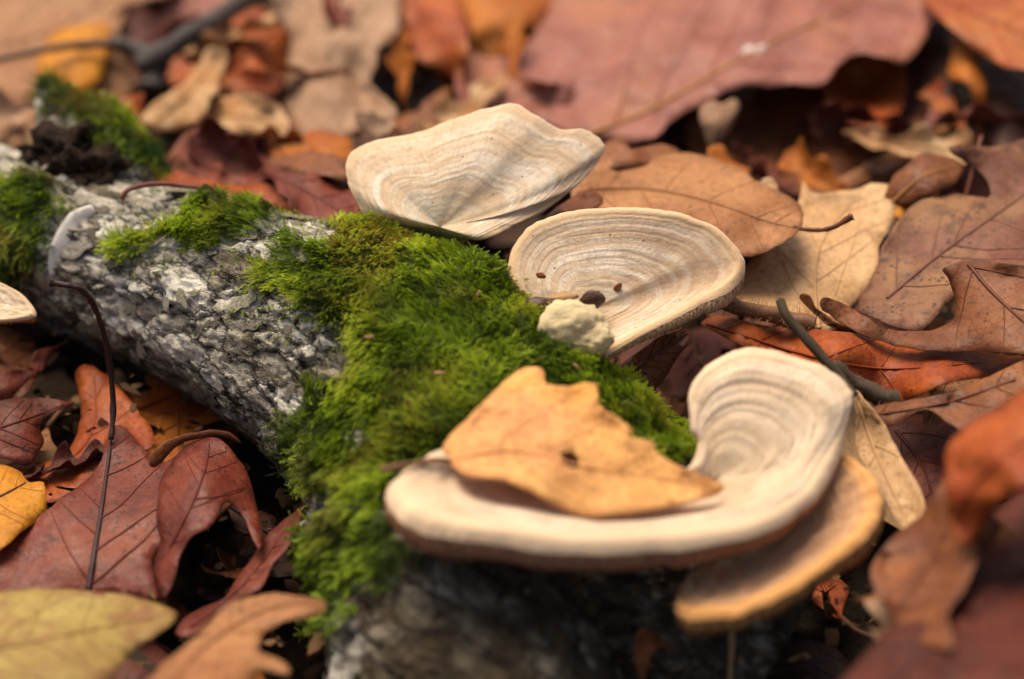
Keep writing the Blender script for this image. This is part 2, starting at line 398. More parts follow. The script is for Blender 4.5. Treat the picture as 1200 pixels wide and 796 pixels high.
cand = np.where(vis & (fm < .45) & (fx > 60) & (fx < 780) & (fy < 800))[0]
wgt = np.where((fy[cand] < 580), 1.0, .45); wgt /= wgt.sum()
taken = []; placed = set()
for c in rng.choice(cand, 2600, replace=False, p=wgt):
    if len(taken) >= 150: break
    if taken and min(np.linalg.norm(fc[c] - fc[t]) for t in taken) < .30: continue
    k = len(taken)
    if fy[c] > 585 and fx[c] > 380 and random.random() > .35: continue
    src = fmeshes[k % 12] if fy[c] < 590 else fmeshes[(1, 4, 7, 10)[k % 4]]  # near end gets only dark grey flakes, part of its painted shade
    o = src if (k < 12 and fy[c] < 590) else src.copy()
    if o is not src: COL.objects.link(o)
    nn = Vector(fno[c]).normalized(); xx = Vector(AX); xx = (xx - nn * xx.dot(nn)).normalized()
    ang = random.gauss(0, .5) + math.pi * .12; yy = nn.cross(xx)
    xx, yy = xx * math.cos(ang) + yy * math.sin(ang), yy * math.cos(ang) - xx * math.sin(ang)
    if yy.z < 0: xx, yy = -xx, -yy
    s = min(.42, random.lognormvariate(-1.75, .38))
    M = Matrix((xx * s * random.uniform(.9, 1.5), yy * s, nn * s * random.uniform(.2, .5))).transposed().to_4x4()
    M.translation = Vector(fc[c]) + nn * .015 - Vector(lorg)
    o.parent = wood; o.matrix_local = M; taken.append(c); placed.add(o)

for o in fmeshes:
    if o not in placed: bpy.data.objects.remove(o)
# white peeled strip, dark broken knot
def surf(px, py, lift=0.0):
    d = (P(px, py, 0) - CAM).normalized(); h = lbvh.ray_cast(CAM, d)
    return h[0] + h[1] * lift if h[0] else P(px, py, 3)
def ribbon(pts, widths, lift=.06):
    c = np.array([surf(x, y, lift) for x, y in pts]); c = catmull(c, 5, False); w_ = np.interp(np.linspace(0, 1, len(c)), np.linspace(0, 1, len(widths)), widths)
    v, f = [], []
    t = np.gradient(c, axis=0)
    for i in range(len(c)):
        view = CAMn - c[i]; side = np.cross(t[i], view); side /= np.linalg.norm(side)
        for k, e in enumerate((-1, -.4, .4, 1)):
            up = view / np.linalg.norm(view) * (.015 if abs(e) < 1 else 0)
            v.append(c[i] + side * e * w_[i] + up)
    for i in range(len(c) - 1):
        for k in range(3): f.append((i * 4 + k, i * 4 + k + 1, i * 4 + 5 + k, i * 4 + 4 + k))
    return v, f
pm = NT('white_birch_peel'); vv_ = pm.obj(); pm.base(pm.mix(pm.noise(vv_, 4, 4), (.85, .82, .78), (.55, .50, .44)), .95, .1); pm.bump(pm.noise(vv_, 10, 4), .4, .05)
v, f = ribbon([(112, 246), (92, 258), (78, 278), (68, 300), (62, 322)], [.10, .20, .22, .17, .05], .05)
o = mesh_obj('bark_strip', v, f, pm.m, log, origin=lorg); o.modifiers.new('s', 'SOLIDIFY').thickness = .03
km = NT('rotten_wood'); vv_ = km.obj(); km.base(km.ramp(km.noise(vv_, 3, 6, .75), [(.35, (.008, .006, .005)), (.6, (.05, .028, .018)), (.75, (.13, .07, .04))]), .9, .15); km.bump(km.noise(vv_, 6, 5, .7), 1, .2)
def lump(center, size, seed, rough=.35, sub=4, fr=1.2):
    bm = bmesh.new(); bmesh.ops.create_icosphere(bm, subdivisions=sub, radius=1)
    v = []
    for q in bm.verts:
        d = q.co.normalized(); s = 1 + rough * noise.noise(d * fr + Vector((seed, 0, 0))) + rough * .6 * noise.noise(d * fr * 3 + Vector((0, seed, 0))) + rough * .3 * noise.noise(d * fr * 7 + Vector((0, 0, seed)))
        v.append(np.array(center) + np.array([d.x * size[0], d.y * size[1], d.z * size[2]]) * s)
    f = [tuple(x.index for x in q.verts) for q in bm.faces]; bm.free(); return v, f
parts = [lump(P(92, 176, 4.8), (.62, .5, .55), 3, .9), lump(P(58, 172, 4.6), (.6, .5, .35), 9, 1.0), lump(P(104, 198, 4.8), (.7, .5, .45), 12, .9), lump(P(72, 190, 4.6), (.4, .4, .4), 15, 1.0)]
mesh_obj('broken_knot', *merge(parts), km.m, log, origin=lorg)

# ------------------------------------------------------------------ moss
def moss_mat(name, bright, mid, dark, dry):
    m = NT(name); g = m.attr('tone'); d = m.attr('dry'); t = m.attr('tip')
    c = m.ramp(g, [(0, dark), (.45, mid), (1, bright)])
    c = m.mix(d, c, dry)
    m.base(c, .55, .25); m.translucent(c, .35); return m.m
MM = moss_mat('moss', (.68, .77, .09), (.29, .42, .027), (.03, .075, .007), (.24, .13, .035))
def shoot(seed, L=1.0):
    r = random.Random(seed); v, f, tip = [], [], []
    bend = r.uniform(-.5, .5); n = 11
    def st(t): return np.array([bend * t * t * .5, .22 * math.sin(t * 2.2) * 0.6 + .1 * t, t]) * L
    for i in range(n):                                       # stem
        t = i / (n - 1); c = st(t); w_ = .028 * (1 - .6 * t)
        v += [c + [w_, 0, 0], c - [w_, 0, 0]]; tip += [t, t]
        if i: b = len(v) - 4; f.append((b, b + 1, b + 3, b + 2))
    for i in range(1, n):
        t = i / (n - 1); c = st(t)
        for sgn in (-1, 1):
            ln = (.30 - .17 * t) * r.uniform(.7, 1.2); an = r.uniform(.55, 1.0)
            d = np.array([sgn * math.sin(an), r.uniform(-.25, .45), math.cos(an)]); d /= np.linalg.norm(d)
            w_ = np.array([0, .3, .6]) * .062
            b = len(v); v += [c + w_, c - w_, c + d * ln]; tip += [t, t, min(1, t + .25)]; f.append((b, b + 1, b + 2))
    return np.array(v), f, np.array(tip)
SHOOTS = [shoot(i) for i in range(7)]
tri_a = np.array([lno[list(q)].mean(0) for q in lfaces])
def grow(name, label, key, count, smin, smax, dry=0.0, drypolys=(), tonebias=0.0, seed=1, poly=None, normals=.35, band=None):
    g = np.random.default_rng(seed); poly = poly or MOSS[key]
    wsel = np.where((polydist(fx, fy, poly) + 14 * np.array([noise.noise(Vector(p * 1.2)) for p in fc]) > -16) & (tri_a[:, 2] > -.6) & (fm > .2) & (polydist(fx, fy, FOOT) < 4))[0]
    if band:
        pd = polydist(fx, fy, poly); wsel = np.where((pd > -band) & (pd < 6) & (tri_a[:, 2] > -.5) & (polydist(fx, fy, FOOT) < 4))[0]
    pick = g.choice(wsel, count)
    V, F, T, D, TP = [], [], [], [], []; base = 0
    for c in pick:
        q = lfaces[c]; wts = g.dirichlet(np.ones(len(q))); p = (lco2[list(q)] * wts[:, None]).sum(0)
        n = tri_a[c] / np.linalg.norm(tri_a[c])
        nv = np.array(noise.noise_vector(Vector(p * .55 + 3))) * 1.6 + np.array(noise.noise_vector(Vector(p * 1.7))) * .7 + np.array([-.25, -.45, -.2]) + g.normal(0, .35, 3)
        tg = nv - n * (nv @ n); tg /= np.linalg.norm(tg) + 1e-9
        up = normals + g.uniform(0, .55)
        ax = n * up + tg; ax /= np.linalg.norm(ax)
        sd_ = np.cross(n, ax); sd_ /= np.linalg.norm(sd_) + 1e-9; th = np.cross(ax, sd_)
        ro = g.normal(0, .5); sd_, th = sd_ * math.cos(ro) + th * math.sin(ro), th * math.cos(ro) - sd_ * math.sin(ro)
        sv, sf, stp = SHOOTS[g.integers(len(SHOOTS))]; s = g.uniform(smin, smax)
        V.append((sv[:, :1] * sd_ + sv[:, 1:2] * th + sv[:, 2:] * ax) * s + p - n * .04)
        F.append((sf, base)); base += len(sv)
        tone = np.clip(.40 + tonebias + .95 * noise.noise(Vector(p * .75)) + .35 * noise.noise(Vector(p * 2.3)) + g.normal(0, .13), 0, 1)
        dr = dry * max(0, noise.noise(Vector(p * .9 + 11)) * 1.6 + .1) + max(0, g.normal(-.45, .35))
        for dp, amt in drypolys:
            x_, y_ = proj(p[None])
            if inpoly(x_, y_, dp)[0]: dr += amt * g.uniform(.1, 1)
        T.append(np.clip(tone * (.45 + .7 * stp), 0, 1)); D.append(np.full(len(sv), min(.95, max(0, dr))))
    v = np.concatenate(V); faces = [tuple(i + b for i in q) for sf, b in F for q in sf]
    org = v.mean(0); o = mesh_obj(name, v, faces, MM, None, False, {'tone': np.concatenate(T), 'dry': np.concatenate(D)}, origin=tuple(org))
    tag(o, label, 'moss', 'moss patches on the log', 'stuff')
DRY1 = [(380, 262), (470, 255), (480, 300), (440, 330), (400, 320)]
DRY2 = [(460, 420), (540, 430), (530, 500), (470, 520), (440, 480)]
grow('moss', 'large bright green moss cushion along the crown of the log between the brackets', 'crown', 26000, .16, .36, .35, ((DRY1, .9), (DRY2, .5)), .08, 1)
grow('moss', 'thin pale green moss patch on the log left of the main cushion', 'shoulder', 3000, .17, .36, .25, (), .10, 2)
grow('moss', 'blurred moss at the left picture edge below the dark broken knot', 'left', 1700, .2, .4, .9, (), -.22, 3)
grow('moss', 'moss on the pointed stub standing up behind the dark knot', 'stub', 1300, .2, .4, .9, (), -.2, 4)
grow('moss', 'shaded moss hanging down the near end of the log under the large bracket', 'front', 1300, .2, .4, .5, (), -.15, 5)
grow('moss', 'sparse moss strands on the shaded bark below the main cushion', 'wisp', 600, .18, .36, .2, (), -.08, 6)

grow('moss', 'stray moss strands thinning out onto the bark round the main cushion', 'crown', 900, .14, .3, .6, (), -.05, 7, band=34)
grow('moss', 'stray moss strands round the thin pale patch on the log', 'shoulder', 300, .14, .28, .6, (), -.05, 8, band=30)
# ------------------------------------------------------------------ bracket fungi
def m_(a, b, t=.45): return tuple(x * (1 - t) + y * t for x, y in zip(a, b))
def fungus_mats(pre, cream, tan, white, lip, freq=16, warm=0.0):
    m = NT(pre + '_cap'); tc = m.n('ShaderNodeTexCoord'); v = tc.outputs['Object']; u = m.attr('u'); s = m.attr('s')
    dis = m.math('MULTIPLY', m.noise(v, .8, 4), .2)
    uu = m.math('ADD', u, dis)
    cv = m.n('ShaderNodeCombineXYZ', {0: m.math('MULTIPLY', uu, freq), 1: m.math('MULTIPLY', s, 1.3), 2: warm + 1.0}).outputs[0]
    b1 = m.noise(cv, 1.0, 4, .65); 
    cv2 = m.n('ShaderNodeCombineXYZ', {0: m.math('MULTIPLY', uu, freq * .33), 1: m.math('MULTIPLY', s, .9), 2: warm + 7.0}).outputs[0]
    b2 = m.noise(cv2, 1.0, 2)
    c = m.ramp(b1, [(.28, m_(tan, cream)), (.44, cream), (.60, white), (.76, cream)])
    c = m.mix(m.ramp(b2, [(.42, (0,) * 3), (.60, (.8,) * 3)]), c, m.mix(m.noise(v, 2.0, 4, .6), tan, cream))
    fib = m.noise(m.n('ShaderNodeCombineXYZ', {0: m.math('MULTIPLY', u, 14.0), 1: m.math('MULTIPLY', s, 60.0), 2: 0.0}).outputs[0], 1.0, 3, .6)
    c = m.mix(m.ramp(fib, [(.35, (.28,) * 3), (.55, (0,) * 3)]), c, tuple(x * .55 for x in tan))
    grime = m.noise(v, 2.6, 5, .7)
    c = m.mix(m.ramp(grime, [(.50, (0,) * 3), (.70, (.6,) * 3)]), c, m_(tan, (.30, .25, .17), .6))
    d = m.vor(v, 3.2); c = m.mix(m.ramp(d, [(.05, (.85,) * 3), (.085, (0,) * 3)]), c, (.06, .035, .02))
    c = m.mix(m.ramp(u, [(.90, (0,) * 3), (1.02, (.75,) * 3)]), c, lip)
    alg = m.math('MULTIPLY', m.ramp(u, [(.08, (.6,) * 3), (.42, (0,) * 3)]), m.noise(v, 1.8, 4, .7))
    c = m.mix(alg, c, (.40, .36, .22))
    m.base(c, .9, .1); m.b.inputs['Sheen Weight'].default_value = .2
    m.b.inputs['Subsurface Weight'].default_value = .15; m.b.inputs['Subsurface Radius'].default_value = (.2, .1, .05)
    h = m.math('ADD', m.math('MULTIPLY', b1, .8), m.math('ADD', m.math('MULTIPLY', fib, .35), m.math('MULTIPLY', m.noise(v, 16, 4, .75), .6)))
    h = m.math('ADD', h, m.math('MULTIPLY', m.noise(v, 3.2, 4, .6), .9))
    m.bump(h, .42, .06)
    q = NT(pre + '_pores'); tc = q.n('ShaderNodeTexCoord'); v = tc.outputs['Object']; s = q.attr('s'); u = q.attr('u')
    st = q.noise(q.n('ShaderNodeCombineXYZ', {0: q.math('MULTIPLY', u, 9.0), 1: q.math('MULTIPLY', s, 130.0), 2: 2.0}).outputs[0], 1.0, 2)
    c = q.ramp(st, [(.34, tuple(x * .5 for x in tan)), (.5, m_(tan, lip)), (.7, lip)])
    q.base(c, .85, .15); q.bump(st, 1.0, .12)
    return m.m, q.m
def bracket(name, label, rim, hub, cap_m, pore_m, lip=.16, dish=-.1, mid=None, mu=.5, thick=.35, ridge=.03, teeth=.035, pow_=1.0, seed=0, bulge=0.0, capmax=82, rough=.0, inner=.3, notch=None, NS=200, NU=64, usable=None):
    rimw = catmull([list(P(*q)) for q in rim], max(4, NS // len(rim)), True); n = len(rimw)
    h = np.array(P(*hub))
    if mid is None: midw = h + (rimw - h) * .5 + np.array([0, 0, dish])
    else: midw = catmull([list(P(*q)) for q in mid], max(4, NS // len(mid)), True)
    us = np.linspace(.004, 1, NU) ** pow_
    per = np.linspace(0, 1, n, endpoint=False)
    # arc-length based s so bands and fibres keep one size
    seg = np.linalg.norm(np.roll(rimw, -1, 0) - rimw, axis=1); sa = np.concatenate([[0], np.cumsum(seg)[:-1]]) / 6.0
    wob = np.array([1 + rough * noise.noise(Vector((a * 5, seed, 3))) + .012 * noise.noise(Vector((a * 16, seed, 0))) + .006 * noise.noise(Vector((a * 50, seed, 1))) for a in sa])
    rimw = h + (rimw - h) * wob[:, None]
    G = np.zeros((NU, n, 3))
    for i, u in enumerate(us):
        l0 = (u - mu) * (u - 1) / ((0 - mu) * (0 - 1)); l1 = u * (u - 1) / (mu * (mu - 1)); l2 = u * (u - mu) / (1 - mu)
        G[i] = h[None] * l0 + midw * l1 + rimw * l2
    def normals(G):
        du = np.gradient(G, axis=0); ds = (np.roll(G, -1, 1) - np.roll(G, 1, 1)) * .5
        N = np.cross(du, ds); N /= np.linalg.norm(N, axis=2)[..., None] + 1e-9
        if N[..., 2].mean() < 0: N = -N
        return N
    N = normals(G)
    H = np.zeros((NU, n)); 
    for i, u in enumerate(us):
        for j in range(0, n):
            ang = 2 * math.pi * j / n; cx, cy = math.cos(ang), math.sin(ang)
            uu = u + .035 * noise.noise(Vector((cx * 1.6, cy * 1.6, u * 2 + seed)))
            H[i, j] = ridge * (noise.noise(Vector((uu * 24, seed, cx * .5))) + .7 * noise.noise(Vector((uu * 55, seed + 5, cx * .7)))) \
                    + ridge * 1.0 * noise.noise(Vector((cx * 5 * u, cy * 5 * u, seed + u))) 
    G = G + N * ((H + bulge * np.exp(-((us - .84) / .13) ** 2)[:, None]) * np.clip(us * 5, 0, 1)[:, None])[..., None]
    Nr = N[-1]; Nr = (Nr + np.roll(Nr, 1, 0) + np.roll(Nr, -1, 0) + np.roll(Nr, 2, 0) + np.roll(Nr, -2, 0)) / 5; Nr /= np.linalg.norm(Nr, axis=1)[:, None]
    O = G[-1] - G[-4]; O -= Nr * (O * Nr).sum(1)[:, None]; O /= np.linalg.norm(O, axis=1)[:, None] + 1e-9
    lipj = lip * (1 + .25 * np.array([noise.noise(Vector((a * 5, seed + 9, 0))) for a in sa]))
    lipj = lipj * np.clip(np.linalg.norm(rimw - h, axis=1) / 2.2, .3, 1)
    if notch: lipj = lipj * (1 - .92 * np.exp(-(np.linalg.norm(rimw - np.array(P(*notch)), axis=1) / .75) ** 2))
    rows = [G[i] for i in range(NU)]; uv = list(us)
    cen = G[-1] - Nr * lipj[:, None]
    for ph in (capmax * .25, capmax * .5, capmax * .75, capmax):
        a = R(ph); rows.append(cen + (Nr * math.cos(a) + O * math.sin(a) * .8) * lipj[:, None]); uv.append(1 + ph / 500)
    V = np.concatenate(rows); nr = len(rows)
    F = [(i * n + j, i * n + (j + 1) % n, (i + 1) * n + (j + 1) % n, (i + 1) * n + j) for i in range(nr - 1) for j in range(n)]
    F.append(tuple(range(n)))
    org = P(*hub); root = thing(name, label, 'fungus', org)
    Sx = np.tile(sa, nr); Ux = np.repeat(uv, n)
    mesh_obj('cap', V, F, cap_m, root, attrs={'u': Ux, 's': Sx}, origin=org)
    rows2 = [rows[-1]]; uv2 = [1.2]
    for ph in (capmax + (178 - capmax) * .33, capmax + (178 - capmax) * .66, 178): a = R(ph); rows2.append(cen + (Nr * math.cos(a) + O * math.sin(a) * .8) * lipj[:, None]); uv2.append(1.2 + ph / 1000)
    Nm = N.mean((0, 1)); Nm /= np.linalg.norm(Nm)
    for i in range(NU - 4, int(NU * inner), -4):
        t = us[i]; k_ = min(1, (1 - t) * 3); D = N[i] * (1 - k_) + Nm * k_; base = G[i] - D * (2 * lipj * (1 - .4 * k_) + thick * (1 - t) * .6)[:, None]; rows2.append(base); uv2.append(t)
    for r_ in range(1, len(rows2)):
        k = np.arange(n); rows2[r_] = rows2[r_] + Nr * (teeth * min(1, r_ / 2) * np.sign(np.sin(k * math.pi)))[:, None] if False else rows2[r_] - Nr * (teeth * min(1, r_ / 2) * (k % 2) * (0.6 + .8 * rng.random(n)))[:, None]
    V2 = np.concatenate(rows2); m2 = len(rows2)
    F2 = [(i * n + j, i * n + (j + 1) % n, (i + 1) * n + (j + 1) % n, (i + 1) * n + j) for i in range(m2 - 1) for j in range(n)]
    if inner < .5: F2.append(tuple((m2 - 1) * n + j for j in range(n)))
    mesh_obj('pore_surface', V2, F2, pore_m, root, attrs={'u': np.repeat(uv2, n), 's': np.tile(sa, m2)}, origin=org)
    return root, org
CREAM, TAN, WHITE = (.68, .515, .365), (.53, .335, .195), (.80, .715, .605)
c1, p1 = fungus_mats('pale_bracket', CREAM, (.56, .37, .225), WHITE, (.66, .45, .28), 12, 0.0)
c2, p2 = fungus_mats('banded_bracket', (.66, .485, .34), (.51, .31, .18), (.78, .69, .575), (.66, .43, .24), 13, 3.0)
c3, p3 = fungus_mats('front_bracket', (.67, .50, .35), (.50, .325, .20), (.75, .61, .47), (.73, .53, .35), 5, 6.0)
c4_, p4 = fungus_mats('under_bracket', (.50, .28, .155), (.33, .15, .075), (.58, .345, .195), (.74, .35, .11), 12, 9.0)
p3b = fungus_mats('front_bracket_under', (.40, .22, .13), (.40, .19, .105), (.4, .3, .2), (.50, .23, .125), 8, 6.0)[1]

rim1 = [(436, 262, 5.2), (417, 235, 5.6), (406, 205, 5.9), (411, 181, 6.15), (438, 166, 6.35), (488, 156, 6.5), (530, 141, 6.75), (570, 128, 6.9), (602, 123, 7.0), (628, 137, 6.85), (655, 152, 6.6), (688, 154, 6.5), (706, 172, 6.25), (699, 192, 6.0), (676, 218, 5.8), (642, 243, 5.6), (602, 264, 5.5), (566, 281, 5.4), (548, 281, 5.1), (518, 284, 4.5), (470, 278, 4.4)]
h1 = (516, 266, 5.42)
def lerpring(rim, hub, t, dz, over=None):
    out = []
    for i, q in enumerate(rim):
        d = (over or {}).get(i, (0, 0, 0))
        out.append((hub[0] + (q[0] - hub[0]) * t + d[0], hub[1] + (q[1] - hub[1]) * t + d[1], hub[2] + (q[2] - hub[2]) * t + dz + d[2]))
    return out
mid1 = lerpring(rim1, h1, .5, .1, {8: (-2, -4, .1), 7: (-2, -4, .12), 6: (-2, -4, .12), 9: (2, -2, .06), 3: (-4, -4, .12), 4: (-2, -5, .14), 5: (0, -4, .12), 2: (-5, 0, .1), 1: (-4, 2, .08), 10: (3, 0, .02), 11: (5, 3, 0), 12: (6, 6, 0), 13: (6, 7, 0), 14: (4, 6, 0)})
bracket('bracket_fungus', 'cream wavy edged bracket fungus highest on the log, left of and behind the others', rim1, h1, c1, p1, .115, mid=mid1, thick=.25, ridge=.011, teeth=.05, seed=1, NS=420, NU=90)
rim2 = [(618, 352, 5.0), (604, 325, 5.3), (607, 295, 5.6), (626, 270, 5.9), (660, 256, 6.1), (700, 250, 6.2), (745, 250, 6.2), (790, 255, 6.1), (828, 267, 5.9), (852, 286, 5.65), (864, 308, 5.4), (852, 330, 5.2), (815, 352, 5.1), (770, 376, 5.0), (730, 398, 4.9), (700, 415, 4.8), (688, 422, 4.6), (670, 425, 4.3), (635, 400, 4.4)]
h2 = (694, 362, 4.95)
mid2 = lerpring(rim2, h2, .52, -.04, {10: (0, 0, -.05), 11: (4, 4, -.1), 12: (6, 8, -.12), 13: (4, 8, -.12), 14: (0, 6, -.08)})
b2, o2 = bracket('bracket_fungus', 'round banded bracket fungus with yellowish knob at its base and bits of husk on it', rim2, h2, c2, p2, .2, mid=mid2, thick=.3, ridge=.011, teeth=.04, seed=2, NS=420, NU=90)
nm = NT('knob_flesh'); vv_ = nm.obj(); nm.base(nm.mix(nm.noise(vv_, 2.5, 4), (.70, .585, .37), (.58, .44, .23)), .8, .2); nm.b.inputs['Subsurface Weight'].default_value = .2; nm.b.inputs['Subsurface Radius'].default_value = (.15, .1, .05); nm.bump(nm.noise(vv_, 7, 5, .7), .6, .12)
mesh_obj('knob', *merge([lump(P(668, 380, 5.35), (.62, .5, .45), 4, .22, 4), lump(P(688, 394, 5.2), (.48, .42, .3), 8, .3, 4)]), nm.m, b2, origin=o2)
rim3 = [(474, 578, 5.3), (482, 556, 5.35), (508, 536, 5.4), (560, 524, 5.3), (640, 524, 5.2), (720, 536, 5.0), (785, 553, 4.85), (812, 546, 4.85), (820, 512, 5.05), (808, 484, 5.25), (812, 452, 5.5), (844, 425, 5.75), (897, 413, 5.85), (954, 427, 5.7), (990, 464, 5.4), (986, 502, 5.15), (962, 545, 5.0), (932, 583, 4.95), (878, 611, 4.95), (795, 622, 5.0), (700, 630, 5.15), (605, 625, 5.3), (535, 610, 5.4), (492, 597, 5.4)]
h3 = (842, 560, 4.6)
mid3 = lerpring(rim3, h3, .5, .06, {11: (0, -4, .1), 12: (0, -6, .15), 13: (4, -4, .15), 14: (6, 0, .1), 15: (4, 4, .05), 0: (0, 8, -.3), 1: (0, 8, -.3), 23: (0, 8, -.3), 22: (0, 6, -.28), 21: (0, 4, -.25), 20: (0, 2, -.25), 19: (0, 0, -.2), 18: (0, 0, -.1)})
bracket('bracket_fungus', 'large twisted bracket fungus in front holding a golden leaf in its hollow', rim3, h3, c3, p3b, .34, mid=mid3, thick=.08, bulge=.12, notch=(814, 498, 5.15), inner=.82, rough=.035, ridge=.045, capmax=84, teeth=.03, seed=3, NS=380, NU=60)
rim4 = [(900, 600, 4.0), (945, 545, 4.4), (985, 536, 4.6), (1012, 558, 4.6), (1022, 590, 4.5), (1004, 622, 4.4), (966, 656, 4.25), (918, 688, 4.1), (866, 708, 4.0), (820, 715, 3.9), (796, 706, 3.8), (800, 685, 3.6), (830, 660, 3.5)]
h4 = (868, 640, 3.5)
bracket('bracket_fungus', 'brown bracket fungus with an orange rim tucked under the large front one', rim4, h4, c4_, p4, .22, dish=.03, thick=.3, ridge=.07, teeth=.09, rough=.04, capmax=70, seed=4, NS=300, NU=50)
# thin cream shelf at the left picture edge
rim5 = [(-60, 342, 3.9), (-20, 328, 4.1), (15, 340, 4.1), (36, 362, 3.95), (30, 370, 3.9), (0, 374, 3.8), (-60, 372, 3.8)]
bracket('bracket_fungus', 'small pale bracket fungus at the left edge, against the side of the log', rim5, (-30, 355, 3.7), c1, p4, .16, dish=.05, thick=.3, ridge=.02, seed=5, NS=100, NU=24)

# husks and crumbs lying on the second bracket and on the moss
def scrap_mat(name, a, b): 
    m = NT(name); v = m.obj(); m.base(m.mix(m.noise(v, 6, 4), a, b), .5, .4); m.bump(m.noise(v, 14, 3), .5, .04); return m.m
HM = [scrap_mat('dark_husk', (.045, .02, .015), (.09, .04, .025)), scrap_mat('tan_husk', (.42, .25, .11), (.26, .12, .05)), scrap_mat('rust_crumb', (.28, .10, .03), (.16, .05, .02))]
def husk(label, px, py, z, size, rot, mat, seed, name='seed_husk'):
    v, f = lump((0, 0, 0), size, seed, .3, 3); v = [np.array(Matrix.Rotation(rot, 3, 'Y') @ Vector(p)) for p in v]
    o = mesh_obj(name, v, f, mat); o.location = P(px, py, z); tag(o, label, 'husk', 'plant scraps lying on the fungus and moss')
husk('dark brown seed husk at the left of the yellow knob', 633, 360, 5.3, (.33, .22, .2), .2, HM[0], 1)
husk('tan seed husk just above the yellow knob', 655, 350, 5.35, (.36, .14, .1), -.2, HM[1], 2)
husk('dark pointed husk lying right of the yellow knob', 694, 352, 5.25, (.26, .14, .22), -.7, HM[0], 3)
husk('tiny rusty crumb high on the banded bracket', 724, 337, 5.2, (.07, .05, .12), .4, HM[2], 5, 'crumb')
husk('flat rusty crumb on the left of the banded bracket', 634, 323, 5.45, (.1, .06, .06), .3, HM[2], 6, 'crumb')
for i, (x, y, t) in enumerate([(515, 437, 'tan crumb in the middle of the moss cushion'), (478, 474, 'pale scrap in the mossy hollow left of the golden leaf'), (560, 345, 'small scrap in the moss near the banded bracket'), (433, 395, 'brown scrap at the lower edge of the moss cushion'), (676, 430, 'brown scrap in the moss above the golden leaf')]):
    q = surf(x, y, .3); pr = P(x, y, q.z); husk(t, x, y, q.z, (.10, .045, .025), i, HM[1 + i % 2], 10 + i, 'crumb')

